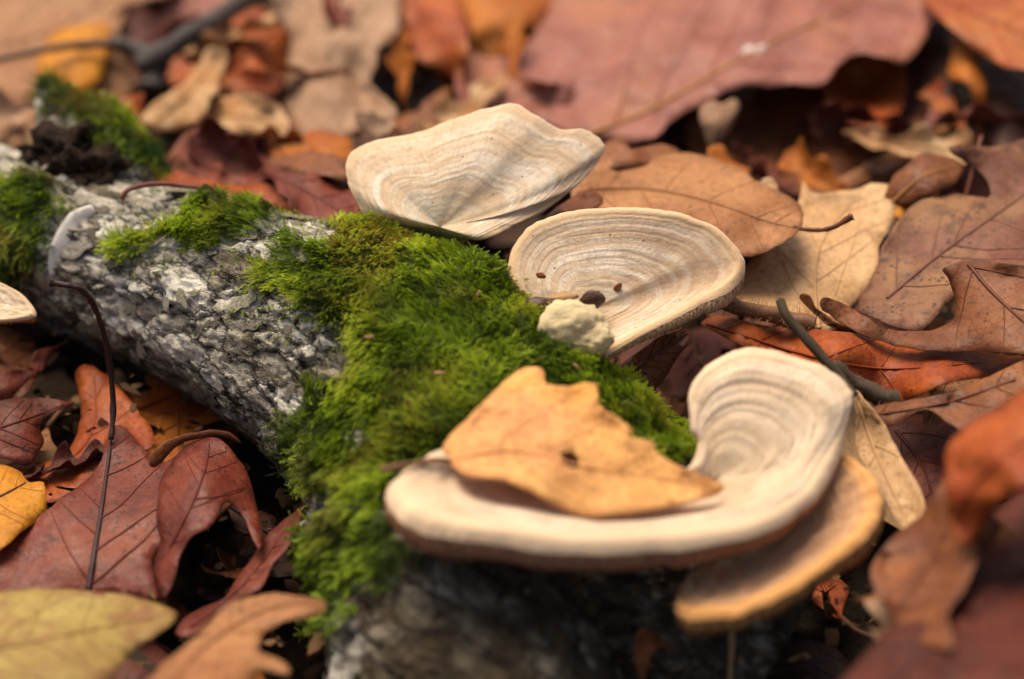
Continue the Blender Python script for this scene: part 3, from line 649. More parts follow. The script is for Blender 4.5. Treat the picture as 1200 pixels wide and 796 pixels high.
# ------------------------------------------------------------------ traced leaves
def crk(xy, amp, seed):
    return np.array([amp * (noise.noise(Vector((x / 48, y / 34, seed))) + .45 * noise.noise(Vector((x / 19, y / 14, seed + 4)))) for x, y in xy])
def leaf(name, label, out, ctrl, mat, mid=None, nv=5, vm='brown', pet=None, amp=.09, grid=11, thick=.022, sharp=False, holes=(), cat='leaf', vr=.035, pr=.05, fan=48, curl=.3, rag=1.0, dz=0.0, group='dead leaves of the forest floor', seed=[0]):
    seed[0] += 1; sd_ = seed[0] * 3.7
    ctrl = [(a_, b_, c_ + dz) for a_, b_, c_ in ctrl]
    if pet is not None: pet = [(a_, b_, c_ + dz) for a_, b_, c_ in pet]
    if not sharp: o2_ = catmull(out, 4, True)
    else: o2_ = catmull(out, 2, True)
    o2_ = o2_ + np.array([[rag * (1.5 * noise.noise(Vector((x / 7, y / 7, sd_))) + 2.6 * noise.noise(Vector((x / 22, y / 22, sd_ + 5)))), rag * (1.5 * noise.noise(Vector((x / 7, y / 7, sd_ + 9))) + 2.6 * noise.noise(Vector((x / 22, y / 22, sd_ + 14))))] for x, y in o2_])
    z = TPS(ctrl); zf = lambda xy: z(xy) + crk(xy, amp, sd_)
    lo, hi = o2_.min(0), o2_.max(0); g = []
    y = lo[1]; r_ = 0
    while y < hi[1]:
        x = lo[0] + (r_ % 2) * grid / 2
        while x < hi[0]: g.append((x + random.uniform(-2, 2), y + random.uniform(-2, 2))); x += grid
        y += grid * .86; r_ += 1
    g = np.array(g) if g else np.zeros((0, 2)); poly = [tuple(q) for q in o2_]
    if len(g): g = g[polydist(g[:, 0], g[:, 1], poly) > grid * .4]
    pts = [Vector(q) for q in poly]; n = len(pts); ed = [(i, (i + 1) % n) for i in range(n)]
    for h in holes:
        b = len(pts); pts += [Vector(q) for q in h]; ed += [(b + i, b + (i + 1) % len(h)) for i in range(len(h))]
    pts += [Vector(q) for q in g]
    vs_, _, fs, *_r = geometry.delaunay_2d_cdt(pts, ed, [list(range(n))], 1, 1e-4)
    xy = np.array([(q.x, q.y) for q in vs_])
    for h in holes:
        cc = np.array([xy[list(f_)].mean(0) for f_ in fs]); k = inpoly(cc[:, 0], cc[:, 1], h); fs = [f_ for f_, kk in zip(fs, k) if not kk]
    zz0 = zf(xy)
    de = np.maximum(polydist(xy[:, 0], xy[:, 1], poly), 0); ce = np.array([noise.noise(Vector((x / 60, y / 45, sd_ + 20))) for x, y in xy])
    def edge(xy_): return 0
    zz0 = zz0 + np.exp(-de / 9) * (ce * .9 + .12) * curl
    if mid is not None:
        mcz = catmull(mid, 6, False); dm_ = np.sqrt(((xy[:, None] - mcz[None]) ** 2).sum(2)).min(1); zz0 = zz0 - .05 * np.exp(-dm_ / 9)
    vein_n = np.exp(-dm_ / 7) if mid is not None else np.zeros(len(xy))
    V = Pn(np.column_stack([xy, zz0]))
    a0 = V[[f_[0] for f_ in fs]]; a1 = V[[f_[1] for f_ in fs]]; a2 = V[[f_[2] for f_ in fs]]
    if (np.cross(a1 - a0, a2 - a0).sum(0) @ (CAMn - V.mean(0))) < 0: fs = [tuple(reversed(f_)) for f_ in fs]
    lb = BVHTree.FromPolygons([Vector(q) for q in V], [tuple(f_) for f_ in fs])
    ctr = V.mean(0); ctr[2] = V[:, 2].min()
    root = thing(name, label, cat, tuple(ctr), group)
    b = mesh_obj('blade', V, [tuple(f_) for f_ in fs], mat, root, origin=tuple(ctr), attrs={'vein_near': vein_n, 'margin': np.exp(-de / 6)}); b.modifiers.new('s', 'SOLIDIFY').thickness = thick
    if mid is not None:
        mc = catmull(mid, 8, False); ins = inpoly(mc[:, 0], mc[:, 1], poly)
        toward = (CAMn - ctr) / np.linalg.norm(CAMn - ctr)
        def line(c, r0, r1):
            w3 = Pn(np.column_stack([c, zf(c)]))
            for i_ in range(len(w3)):
                h_ = lb.ray_cast(CAM, (Vector(w3[i_]) - CAM).normalized())
                if h_[0]: w3[i_] = h_[0]
            w3 = w3 + toward * .008
            return tube(w3, np.linspace(r0, r1, len(w3)), 5, cap=False)
        mesh_obj('midrib', *line(mc, vr * 1.35, vr * .5), VM[vm] if vm in ('dark', 'ochre') else side_vein(mat), root, origin=tuple(ctr))
        vv = []
        L_ = np.linalg.norm(np.diff(mc, axis=0), axis=1).sum()
        for k in range(nv):
            for sg in (-1, 1):
                t = min(.95, max(.03, .1 + .78 * k / max(1, nv - 1) + random.uniform(-.06, .06))); i = int(t * (len(mc) - 2)); tg = mc[i + 1] - mc[i]; tg /= np.linalg.norm(tg)
                a = R(fan + random.uniform(-12, 10)) * sg; bend_ = random.uniform(.97, .995); cur = mc[i].copy(); path = [cur.copy()]
                for st_ in range(40):
                    a = a * bend_ + random.gauss(0, .05); d = np.array([tg[0] * math.cos(a) - tg[1] * math.sin(a), tg[0] * math.sin(a) + tg[1] * math.cos(a)])
                    cur = cur + d * 6
                    if not inpoly(cur[:1], cur[1:], poly)[0]: break
                    path.append(cur.copy())
                if len(path) > 3: vv.append(line(np.array(path), vr * .5, vr * .15))
        if vv: mesh_obj('veins', *merge(vv), side_vein(mat), root, origin=tuple(ctr))['kind'] = 'stuff'
    if pet is not None:
        w3 = catmull([list(P(*q)) for q in pet], 8, False)
        mesh_obj('leaf_stalk', *tube(w3, np.linspace(pr, pr * 1.0, len(w3)) * (1 + .16 * np.sin(np.arange(len(w3)) * 1.3) * np.sin(np.arange(len(w3)) * .37)) * (1 + .7 * np.exp(-(np.arange(len(w3))[::-1]) / 2.5)), 8, .5), VM['dark' if vm == 'dark' else vm], root, origin=tuple(ctr))
    return root

# --- right and back
def leafr(*a, **k): return leaf(*a, dz=1.7, **k)          # the heap right of the log stands higher
leaf('oak_leaf', 'big dusty mauve oak leaf across the top with yellowish veins and a white spot', [(600, 95), (622, 45), (640, 15), (690, -60), (900, -90), (1130, -60), (1088, 10), (1085, 40), (1060, 74), (1035, 66), (1005, 62), (980, 80), (962, 98), (920, 98), (880, 100), (848, 108), (828, 124), (800, 132), (770, 158), (738, 168), (690, 160), (660, 152), (630, 140)],
     [(600, 95, 2.6), (740, 168, 2.7), (850, 108, 3.4), (1060, 74, 3.6), (640, 15, 2.6), (1088, 10, 3.6), (900, -90, 3.2), (690, -60, 2.5), (780, 60, 3.3), (950, 50, 3.7)], LM['mauve'], [(690, 158), (760, 130), (840, 85), (900, 52), (1000, 5), (1080, -40)], 6, 'ochre', amp=.16, vr=.06, rag=1.4)
mauve_leaf = [o for o in COL.objects if o.get('label', '').startswith('big dusty mauve')][0]
sm = NT('bird_dropping'); sm.base((.62, .56, .52), .8)
bl = [c for c in mauve_leaf.children if c.name.startswith('blade')][0]
bb = BVHTree.FromPolygons([v_.co + mauve_leaf.location for v_ in bl.data.vertices], [tuple(p_.vertices) for p_ in bl.data.polygons])
hp = [bb.ray_cast(CAM, (P(x_, y_, 0) - CAM).normalized())[0] for x_, y_ in ((878, 60), (891, 57))]
mesh_obj('white_speck', *merge([lump(hp[0], (.17, .15, .07), 2, .8, 3), lump(hp[1], (.15, .12, .06), 5, .8, 3), lump(hp[0] * .5 + hp[1] * .5 + Vector((0, -.12, -.02)), (.12, .08, .05), 8, .8, 3)]), sm.m, mauve_leaf, origin=tuple(mauve_leaf.location))
leaf('oak_leaf', 'dark hollow brown leaf curled like a cup under the mauve leaf', [(962, 98), (985, 75), (1010, 62), (1040, 66), (1060, 80), (1060, 110), (1050, 140), (1030, 152), (1000, 145), (975, 128)],
     [(962, 98, 2.6), (1010, 62, 2.9), (1060, 80, 2.8), (1050, 140, 2.9), (1010, 145, 3.0), (1010, 100, 2.0)], LM['rust'], amp=.03)
leaf('oak_leaf', 'dark brown leaf lying in the hollow below the mauve leaf', [(800, 150), (840, 112), (900, 105), (970, 100), (1000, 140), (1060, 145), (1090, 120), (1080, 170), (1040, 200), (980, 225), (900, 225), (830, 200)],
     [(800, 150, 1.9), (970, 100, 2.1), (1090, 120, 2.3), (900, 225, 1.9), (1040, 200, 2.0), (930, 160, 1.7)], LM['brown'], [(820, 180), (900, 160), (1000, 170), (1070, 150)], 4, amp=.15)
leaf('oak_leaf', 'purplish brown leaf rising to the dark gap beside the mauve leaf', [(1060, 80), (1090, 25), (1115, 30), (1115, 90), (1110, 140), (1080, 175), (1040, 200), (1010, 190), (1050, 150)],
     [(1060, 80, 2.3), (1090, 25, 2.6), (1115, 90, 2.8), (1040, 200, 2.3), (1080, 140, 2.2)], LM['purple'], amp=.1)
leaf('oak_leaf', 'rust brown oak leaf hanging into the top right corner', [(1078, -5), (1110, -60), (1260, -60), (1260, 90), (1200, 82), (1165, 72), (1130, 48), (1105, 25)],
     [(1078, -5, 4.0), (1260, -60, 4.4), (1260, 90, 4.6), (1165, 72, 4.4), (1140, 20, 4.3)], LM['rust'], [(1085, -10), (1150, 20), (1250, 60)], 4, 'brown')
leaf('oak_leaf', 'dark purple leaf rolled against the right picture edge', [(1150, 60), (1180, 72), (1230, 90), (1240, 200), (1190, 185), (1160, 175), (1155, 120)],
     [(1150, 60, 2.6), (1160, 175, 2.6), (1240, 90, 2.2), (1240, 200, 2.5), (1185, 120, 3.1)], LM['purple'], [(1170, 70), (1175, 120), (1195, 180)], 3, 'brown', amp=.05)
leaf('oak_leaf', 'upright tan leaf rolled lengthwise below the rust leaf in the corner', [(1112, 70), (1120, 38), (1140, 52), (1150, 75), (1156, 120), (1154, 165), (1146, 176), (1143, 130), (1135, 100), (1110, 92)],
     [(1112, 70, 3.4), (1120, 38, 3.4), (1150, 75, 3.6), (1156, 120, 3.1), (1146, 176, 2.3), (1132, 80, 3.8)], LM['orange'], amp=.03, grid=8)
leaf('wood_stick', 'brown woody stick slanting up in the hollow right of centre top', [(975, 215), (1040, 180), (1090, 155), (1130, 134), (1133, 142), (1100, 165), (1050, 205), (1000, 228)],
     [(975, 215, 2.0), (1130, 134, 2.6), (1050, 205, 2.0), (1050, 180, 2.4)], LM['tan'], amp=.03, grid=8, thick=.08, cat='stick')
leaf('leaf_scrap', 'small pale grey heart shaped leaf scrap below the mauve leaf', [(820, 130), (834, 118), (846, 122), (858, 114), (866, 124), (858, 150), (842, 168), (830, 174), (824, 155)],
     [(820, 130, 3.7), (866, 124, 3.7), (832, 172, 3.3), (842, 140, 3.8)], LM['grey'], [(848, 122), (842, 145), (832, 170)], 3, 'tan', amp=.03, grid=7)
leafr('leaf_scrap', 'small rust curl between the tan leaf and the pale heart scrap', [(830, 175), (848, 170), (860, 190), (880, 198), (870, 215), (840, 205)], [(830, 175, 2.3), (880, 198, 2.0), (850, 195, 2.0), (870, 215, 2.2)], LM['orange'], amp=.03, grid=7)
leafr('oak_leaf', 'cream fragment showing behind the tip of the stalked tan leaf', [(888, 222), (895, 210), (905, 208), (912, 220), (905, 232)], [(888, 222, 2.6), (905, 208, 2.7), (905, 232, 2.5)], LM['cream'], amp=.01, grid=6)
leafr('oak_leaf', 'pale beige leaf lying flat right of the banded bracket', [(860, 330), (885, 300), (905, 260), (935, 240), (940, 212), (952, 226), (1000, 222), (1040, 215), (1052, 250), (1030, 290), (1030, 320), (1010, 352), (985, 380), (965, 390), (930, 380), (895, 375), (865, 350)],
     [(860, 330, 2.0), (940, 212, 2.2), (1052, 250, 2.3), (965, 390, 1.9), (1030, 320, 2.0), (950, 300, 2.25)], LM['beige'], [(960, 385), (955, 330), (965, 280), (1000, 235)], 4, 'tan', amp=.07)
leafr('oak_leaf', 'tan oak leaf behind the banded bracket with a dark stalk pointing right', [(670, 225), (688, 200), (720, 185), (780, 180), (830, 182), (870, 200), (900, 218), (930, 232), (940, 245), (938, 268), (915, 285), (880, 300), (840, 300), (780, 285), (720, 275), (685, 255)],
     [(670, 225, 2.9), (760, 180, 2.6), (870, 200, 2.8), (940, 265, 3.1), (840, 300, 2.7), (720, 275, 2.7), (850, 245, 3.2)], LM['tan'], [(690, 222), (760, 222), (830, 236), (900, 260), (935, 267)], 5, 'red', [(930, 266, 3.15), (955, 270, 3.2), (978, 266, 3.4), (998, 254, 3.7)], amp=.07, pr=.055)
leafr('oak_leaf', 'brown curled leaf between the tall bracket and the stalked tan leaf', [(600, 290), (630, 262), (680, 225), (705, 232), (690, 250), (640, 258), (610, 300)], [(600, 290, 3.2), (680, 225, 3.0), (705, 232, 3.0), (640, 258, 3.2)], LM['brown'], amp=.05, grid=9)
leafr('oak_leaf', 'ragged brown leaf edge sticking out above the stalked tan leaf', [(690, 200), (700, 175), (728, 160), (740, 175), (775, 168), (800, 178), (780, 192), (720, 196)], [(690, 200, 2.6), (728, 160, 2.8), (800, 178, 2.6), (740, 190, 2.7)], LM['brown'], amp=.1, grid=9, sharp=True)
leafr('oak_leaf', 'mustard brown leaf standing up behind the spotted mauve leaf', [(1038, 240), (1042, 215), (1060, 195), (1078, 180), (1105, 182), (1130, 195), (1120, 212), (1095, 225), (1060, 245)],
     [(1038, 240, 2.3), (1078, 180, 2.8), (1130, 195, 2.6), (1060, 245, 2.3), (1085, 205, 2.9)], LM['brown'], [(1045, 238), (1080, 208), (1120, 195)], 3, 'ochre', amp=.06)
leafr('leaf_scrap', 'bright yellow leaf scrap under the mustard brown leaf', [(1048, 250), (1070, 228), (1100, 226), (1090, 240), (1060, 256)], [(1048, 250, 2.2), (1070, 228, 2.3), (1100, 226, 2.2)], LM['yellow'], amp=.03, grid=8)
leafr('oak_leaf', 'spotted mauve oak leaf at the right edge with its lower side rolled up', [(1020, 330), (1035, 290), (1050, 260), (1080, 235), (1130, 228), (1160, 230), (1152, 205), (1112, 174), (1160, 172), (1260, 175), (1270, 380), (1190, 345), (1120, 350), (1080, 385), (1030, 375), (1005, 360)],
     [(1005, 360, 2.2), (1035, 290, 2.4), (1080, 235, 2.6), (1112, 174, 3.3), (1260, 175, 3.0), (1260, 360, 2.8), (1080, 385, 2.4), (1140, 290, 2.7), (1160, 225, 2.6)], LM['mauvespot'], [(1040, 350), (1100, 300), (1170, 250), (1240, 200)], 5, 'brown', amp=.08)
leafr('oak_leaf', 'orange brown rolled leaf margin curling over the spotted mauve leaf', [(962, 352), (972, 349), (1000, 362), (1040, 385), (1090, 386), (1120, 370), (1112, 330), (1105, 315), (1130, 306), (1170, 308), (1270, 325), (1270, 410), (1150, 412), (1080, 410), (1020, 395), (970, 368)],
     [(962, 352, 2.9), (1040, 385, 2.4), (1105, 315, 3.3), (1170, 308, 3.5), (1270, 325, 3.6), (1270, 410, 3.2), (1080, 410, 2.6), (1160, 360, 3.3), (1110, 375, 2.7)], LM['brown'], [(1135, 310), (1165, 345), (1210, 385), (1250, 405)], 3, 'tan', amp=.07)
leafr('leaf_scrap', 'small tan leaf curl on the beige leaf beside the dark furry stalk', [(938, 350), (948, 346), (956, 362), (985, 375), (1005, 384), (985, 388), (960, 375)], [(938, 350, 2.3), (1005, 384, 2.2), (956, 372, 2.2), (948, 346, 2.5)], LM['tan'], amp=.02, grid=6)
leafr('oak_leaf', 'red brown leaf rolled into a tube right of the banded bracket', [(822, 378), (850, 372), (920, 385), (1000, 390), (1080, 404), (1170, 414), (1200, 420), (1160, 440), (1110, 448), (1060, 470), (1030, 468), (980, 450), (920, 430), (870, 405)],
     [(822, 378, 2.2), (920, 385, 2.1), (1080, 404, 2.0), (1200, 420, 2.0), (1030, 468, 1.6), (920, 430, 2.0), (980, 415, 2.8), (1090, 425, 2.6), (870, 392, 2.5)], LM['rust'], [(830, 380), (930, 412), (1030, 432), (1150, 425)], 5, 'red', amp=.05)
leaf('oak_leaf', 'veined reddish leaf tucked beneath the front of the banded bracket', [(725, 430), (760, 405), (800, 385), (812, 395), (795, 420), (770, 455), (750, 470), (735, 455)], [(725, 430, 3.6), (800, 385, 3.6), (770, 455, 3.2), (760, 425, 3.6)], LM['brown'], [(735, 440), (765, 418), (805, 390)], 5, 'tan', amp=.03, grid=8)
leafr('oak_leaf', 'tan brown folded leaf at the right edge below the rolled red leaf', [(1022, 478), (1060, 470), (1110, 460), (1160, 440), (1270, 400), (1280, 480), (1200, 470), (1140, 505), (1115, 498), (1085, 480), (1050, 496), (1030, 496)],
     [(1022, 478, 2.4), (1110, 460, 2.5), (1270, 400, 3.2), (1280, 480, 3.1), (1115, 498, 2.5), (1050, 496, 2.4), (1160, 465, 2.9)], LM['brown'], [(1030, 486), (1110, 472), (1190, 445)], 4, 'tan', amp=.09)
leaf('oak_leaf', 'dusky red leaf below the folded tan brown leaf at right', [(1035, 500), (1085, 484), (1120, 500), (1150, 510), (1130, 560), (1110, 600), (1075, 600), (1050, 560)], [(1035, 500, 2.0), (1120, 500, 2.2), (1110, 600, 2.6), (1050, 560, 2.1), (1085, 540, 2.4)], LM['red'], [(1050, 505), (1080, 545), (1095, 590)], 3, 'brown', amp=.06)
leaf('oak_leaf', 'narrow buff leaf strip slanting down beside the twisted front bracket', [(1002, 460), (1012, 468), (1035, 500), (1055, 535), (1082, 585), (1080, 615), (1062, 628), (1045, 600), (1020, 560), (1003, 520)],
     [(1002, 460, 4.0), (1035, 500, 4.0), (1082, 585, 3.7), (1062, 628, 3.4), (1003, 520, 3.6)], LM['beige'], [(1005, 470), (1030, 540), (1065, 615)], 3, 'tan', amp=.04, grid=9)
leaf('oak_leaf', 'blurred bright rust leaf bulging at the lower right edge', [(1108, 530), (1130, 500), (1170, 478), (1270, 430), (1290, 620), (1200, 575), (1165, 600), (1130, 640), (1110, 600)],
     [(1108, 530, 6.6), (1170, 478, 7.0), (1270, 430, 7.6), (1290, 620, 7.0), (1130, 640, 5.8), (1180, 540, 7.9)], LM['rust'], [(1120, 600), (1170, 540), (1260, 480)], 3, 'brown', amp=.22)
leaf('oak_leaf', 'wrinkled pinkish brown leaf rising from the dark gap at lower right', [(1020, 678), (1030, 650), (1055, 622), (1080, 605), (1105, 560), (1135, 545), (1150, 580), (1148, 640), (1130, 690), (1110, 720), (1115, 760), (1060, 745), (1040, 715)],
     [(1020, 678, 4.6), (1080, 605, 5.0), (1135, 545, 5.9), (1148, 640, 6.0), (1110, 720, 5.6), (1040, 715, 4.8), (1095, 660, 5.0)], LM['brown'], [(1045, 720), (1090, 660), (1130, 570)], 4, 'brown', amp=.17, curl=.5)
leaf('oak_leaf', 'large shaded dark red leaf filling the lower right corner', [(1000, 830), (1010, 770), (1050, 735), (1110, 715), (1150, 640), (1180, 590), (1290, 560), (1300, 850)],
     [(1000, 830, 5.4), (1050, 735, 5.0), (1150, 640, 5.0), (1290, 560, 5.4), (1300, 850, 6.6), (1150, 760, 6.0)], LM['darkred'], [(1020, 820), (1120, 740), (1260, 620)], 4, 'brown', amp=.14)  # dim light of this corner is put into the dark leaf colour

# --- leaves resting on the fungi
leaf('birch_leaf', 'golden toothed leaf with a black hole resting in the front bracket', [(522, 538), (518, 522), (545, 492), (560, 478), (575, 462), (592, 448), (608, 434), (628, 430), (638, 438), (642, 450), (668, 452), (698, 450), (700, 472), (722, 488), (744, 504), (738, 512), (766, 518), (770, 530), (800, 548), (838, 562), (850, 572), (832, 582), (790, 592), (740, 602), (690, 604), (662, 600), (638, 586), (606, 568), (578, 560), (552, 558), (534, 550)],
     [(522, 538, 5.5), (560, 478, 5.8), (628, 430, 6.1), (700, 472, 5.85), (770, 530, 5.4), (850, 572, 5.0), (740, 602, 5.0), (662, 600, 5.1), (578, 560, 5.4), (650, 520, 5.75)], LM['birch'], [(524, 540), (600, 528), (690, 548), (770, 560), (845, 573)], 6, 'brown', [(446, 551, 5.4), (475, 545, 5.5), (505, 540, 5.5), (526, 540, 5.52)], amp=.06, sharp=True, holes=([(657, 531), (670, 528), (679, 537), (678, 549), (668, 549), (661, 542)],), cat='leaf', pr=.05, vr=.02)

# --- left foreground
leaf('oak_leaf', 'red brown oak leaf with a long purple stalk arching over the log', [(-40, 690), (-30, 660), (5, 640), (30, 618), (70, 585), (110, 555), (125, 520), (135, 500), (150, 505), (175, 535), (182, 548), (205, 535), (235, 515), (262, 520), (275, 560), (262, 590), (250, 610), (228, 625), (222, 632), (190, 640), (178, 662), (186, 690), (194, 704), (150, 700), (100, 698), (30, 694)],
     [(-40, 690, 1.6), (5, 640, 1.8), (110, 555, 2.0), (135, 500, 2.0), (182, 548, 2.0), (250, 515, 2.4), (275, 560, 2.2), (228, 625, 2.3), (178, 662, 2.0), (194, 704, 1.7), (110, 640, 2.05)], LM['red'], [(104, 690), (112, 640), (120, 590), (127, 540), (130, 515)], 5, 'dark', [(130, 515, 2.05), (133, 470, 2.6), (126, 410, 3.7), (113, 365, 4.7), (98, 342, 5.3), (80, 335, 5.5), (60, 332, 5.5)], amp=.07, vr=.055, pr=.065, fan=55)
leaf('oak_leaf', 'veined red brown flap of leaf with a fuzzy edge over the black gap at left', [(186, 640), (184, 600), (190, 560), (208, 532), (236, 514), (262, 518), (284, 545), (300, 582), (309, 628), (304, 645), (288, 610), (268, 588), (256, 604), (240, 622), (226, 628), (212, 650), (200, 690), (190, 700), (180, 668)],
     [(186, 640, 2.2), (190, 560, 2.3), (236, 514, 2.5), (284, 545, 2.4), (309, 628, 2.0), (268, 588, 2.5), (226, 628, 2.6), (192, 700, 1.9), (235, 565, 2.95)], LM['red'], [(200, 640), (225, 590), (240, 550), (245, 520)], 5, 'brown', amp=.07, fan=62)
leaf('oak_leaf', 'orange brown leaf leaning against the shaded side of the log', [(88, 440), (105, 428), (130, 445), (155, 475), (175, 500), (180, 520), (165, 525), (140, 500), (125, 520), (110, 555), (60, 590), (20, 570), (5, 545), (60, 540), (90, 510), (95, 470)],
     [(100, 430, 1.9), (175, 505, 1.9), (125, 520, 1.7), (60, 590, 1.3), (20, 570, 1.2), (95, 480, 1.5)], LM['rust'], [(20, 568), (80, 540), (110, 500), (110, 440)], 4, 'brown', amp=.12)
leaf('oak_leaf', 'dusky red leaf at the left edge above the yellow leaf', [(-40, 480), (0, 470), (45, 466), (84, 472), (62, 482), (48, 500), (52, 520), (30, 545), (0, 535), (-40, 545)], [(-40, 480, 1.9), (84, 472, 1.9), (48, 500, 1.9), (0, 535, 1.8), (20, 500, 2.1)], LM['red'], [(-30, 510), (20, 495), (75, 474)], 4, 'brown', amp=.05)
leaf('oak_leaf', 'tan shaded leaf standing under the small pale bracket at the left edge', [(-40, 385), (10, 380), (40, 400), (42, 440), (20, 470), (-40, 475)], [(-40, 385, 1.9), (40, 400, 1.6), (20, 470, 1.6), (-40, 475, 1.8)], LM['brown'], [(-30, 420), (35, 430)], 3, 'brown', amp=.05)
leaf('oak_leaf', 'bright yellow leaf with a dark midrib at the left edge', [(-40, 560), (0, 544), (22, 552), (34, 566), (50, 568), (55, 598), (40, 612), (20, 630), (-5, 648), (-40, 660)], [(-40, 560, 1.9), (22, 552, 2.0), (55, 598, 2.0), (-5, 648, 1.9), (10, 590, 2.15)], LM['yellow'], [(-30, 592), (0, 582), (30, 566)], 3, 'dark', amp=.05)
leaf('oak_leaf', 'yellow green leaf with reddish stains in the lower left corner', [(-60, 700), (0, 692), (80, 690), (150, 698), (195, 712), (208, 720), (190, 740), (160, 760), (120, 800), (60, 830), (-60, 840)],
     [(-60, 700, 2.9), (80, 690, 3.0), (208, 720, 3.0), (120, 800, 3.4), (-60, 840, 3.4), (70, 750, 3.5)], LM['olive'], [(-50, 770), (60, 748), (190, 722)], 5, 'tan', amp=.06)
leaf('oak_leaf', 'blurred tan leaf with a lobed tip against the near end of the log', [(150, 830), (180, 790), (230, 745), (262, 712), (300, 698), (330, 696), (360, 700), (382, 706), (372, 720), (335, 728), (310, 742), (305, 762), (325, 770), (340, 790), (300, 790), (270, 830)],
     [(150, 830, 3.9), (262, 712, 3.5), (382, 706, 3.6), (310, 742, 3.6), (340, 790, 3.8), (240, 780, 4.0)], LM['tan'], [(180, 820), (250, 750), (320, 712), (375, 708)], 3, 'tan', amp=.05)
leaf('oak_leaf', 'deep red leaf strip slanting up to the near end of the log', [(205, 740), (230, 715), (262, 700), (290, 660), (318, 622), (345, 600), (355, 590), (345, 630), (320, 660), (305, 690), (260, 712), (225, 745)], [(205, 740, 1.9), (262, 700, 1.8), (318, 622, 1.8), (355, 590, 2.0), (305, 690, 2.2)], LM['red'], [(225, 735), (290, 680), (340, 610)], 3, 'brown', amp=.04, grid=9)
leaf('oak_leaf', 'thin brown curled leaf edge between the red oak leaf and the log', [(176, 545), (180, 528), (200, 514), (230, 506), (262, 504), (284, 520), (258, 512), (230, 514), (204, 524), (186, 546)], [(176, 545, 2.3), (200, 514, 2.7), (262, 504, 2.7), (204, 524, 2.5)], LM['brown'], amp=.02, grid=7, curl=.1)
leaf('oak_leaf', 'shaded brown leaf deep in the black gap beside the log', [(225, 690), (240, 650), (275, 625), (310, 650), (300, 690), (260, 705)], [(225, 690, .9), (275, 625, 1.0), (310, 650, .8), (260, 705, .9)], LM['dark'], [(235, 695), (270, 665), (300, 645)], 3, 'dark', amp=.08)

def leafb(*a, **k): k['amp'] = k.get('amp', .09) * 2.0; return leaf(*a, **{**dict(rag=2.6, curl=1.0), **k})
# --- back left
leafb('oak_leaf', 'large tan leaf filling the upper left corner', [(-80, -80), (190, -80), (205, -10), (150, 10), (140, 40), (165, 75), (160, 110), (120, 128), (60, 115), (0, 118), (-80, 110)], [(-80, -80, 1.6), (190, -80, 1.8), (160, 110, 1.9), (0, 118, 1.9), (60, 20, 2.3)], LM['tanpink'], [(-60, 60), (50, 40), (160, -20)], 4, 'tan', amp=.1)
leaf('birch_leaf', 'small yellow leaf under the thin twig in the upper left', [(42, 82), (50, 55), (72, 34), (100, 28), (125, 26), (130, 45), (124, 80), (108, 105), (82, 114), (55, 108)], [(42, 82, 2.4), (72, 34, 2.6), (125, 26, 2.6), (108, 105, 2.5), (85, 70, 2.75)], LM['yellow'], [(60, 108), (85, 75), (122, 30)], 4, 'ochre', amp=.04)
leafb('oak_leaf', 'tan leaf at the left edge above the mossy stub', [(-60, 112), (0, 105), (35, 112), (58, 140), (75, 165), (62, 185), (25, 178), (5, 195), (-60, 200)], [(-60, 112, 2.2), (35, 112, 2.3), (75, 165, 2.6), (5, 195, 2.4), (10, 150, 2.7)], LM['tanpink'], [(-50, 170), (10, 150), (65, 160)], 3, 'tan', amp=.07)
leafb('oak_leaf', 'dark red leaf between the yellow leaf and the thick twig', [(128, 40), (140, 10), (180, 0), (215, 15), (205, 50), (180, 62), (150, 60)], [(128, 40, 1.8), (180, 0, 1.8), (205, 50, 1.8), (165, 30, 2.0)], LM['darkred'], [(135, 45), (170, 28), (208, 20)], 3, 'dark', amp=.08)
leafb('oak_leaf', 'dusty pink leaf at the top edge behind the thick twig', [(160, -10), (200, -50), (290, -50), (270, 0), (230, 25), (195, 30), (170, 15)], [(160, -10, 1.6), (290, -50, 1.7), (195, 30, 1.6), (230, -10, 1.8)], LM['mauve'], [(180, 20), (230, -5), (280, -40)], 3, 'tan', amp=.08)
leafb('oak_leaf', 'orange brown curled leaf right of the thick twig', [(250, 40), (275, 15), (310, 10), (335, 40), (338, 80), (320, 112), (285, 115), (258, 90), (262, 62)], [(250, 40, 2.2), (310, 10, 2.2), (338, 80, 1.8), (285, 115, 1.9), (295, 55, 2.9)], LM['rust'], [(262, 85), (300, 55), (330, 25)], 3, 'brown', amp=.08)
leafb('oak_leaf', 'large grey beige leaf folded near the top left of centre', [(318, -60), (470, -60), (468, 10), (462, 42), (440, 66), (434, 95), (452, 112), (468, 128), (462, 140), (430, 146), (400, 166), (370, 165), (345, 150), (332, 110), (338, 50), (325, 0)],
     [(318, -60, 2.4), (470, -60, 2.6), (462, 42, 3.0), (434, 95, 2.6), (468, 128, 2.9), (400, 166, 2.5), (332, 110, 2.4), (338, 50, 2.3), (385, 50, 3.4), (395, 120, 3.1)], LM['grey'], [(400, 160), (385, 100), (385, 40), (400, -50)], 5, 'tan', amp=.09)
leafb('oak_leaf', 'dark hollow leaf between the grey beige leaf and the tall bracket', [(430, 90), (450, 65), (475, 50), (500, 70), (520, 95), (530, 130), (500, 160), (460, 170), (430, 160)], [(430, 90, 1.2), (475, 50, 1.3), (530, 130, 1.8), (460, 170, 1.8), (480, 110, 1.0)], LM['dark'], amp=.1)
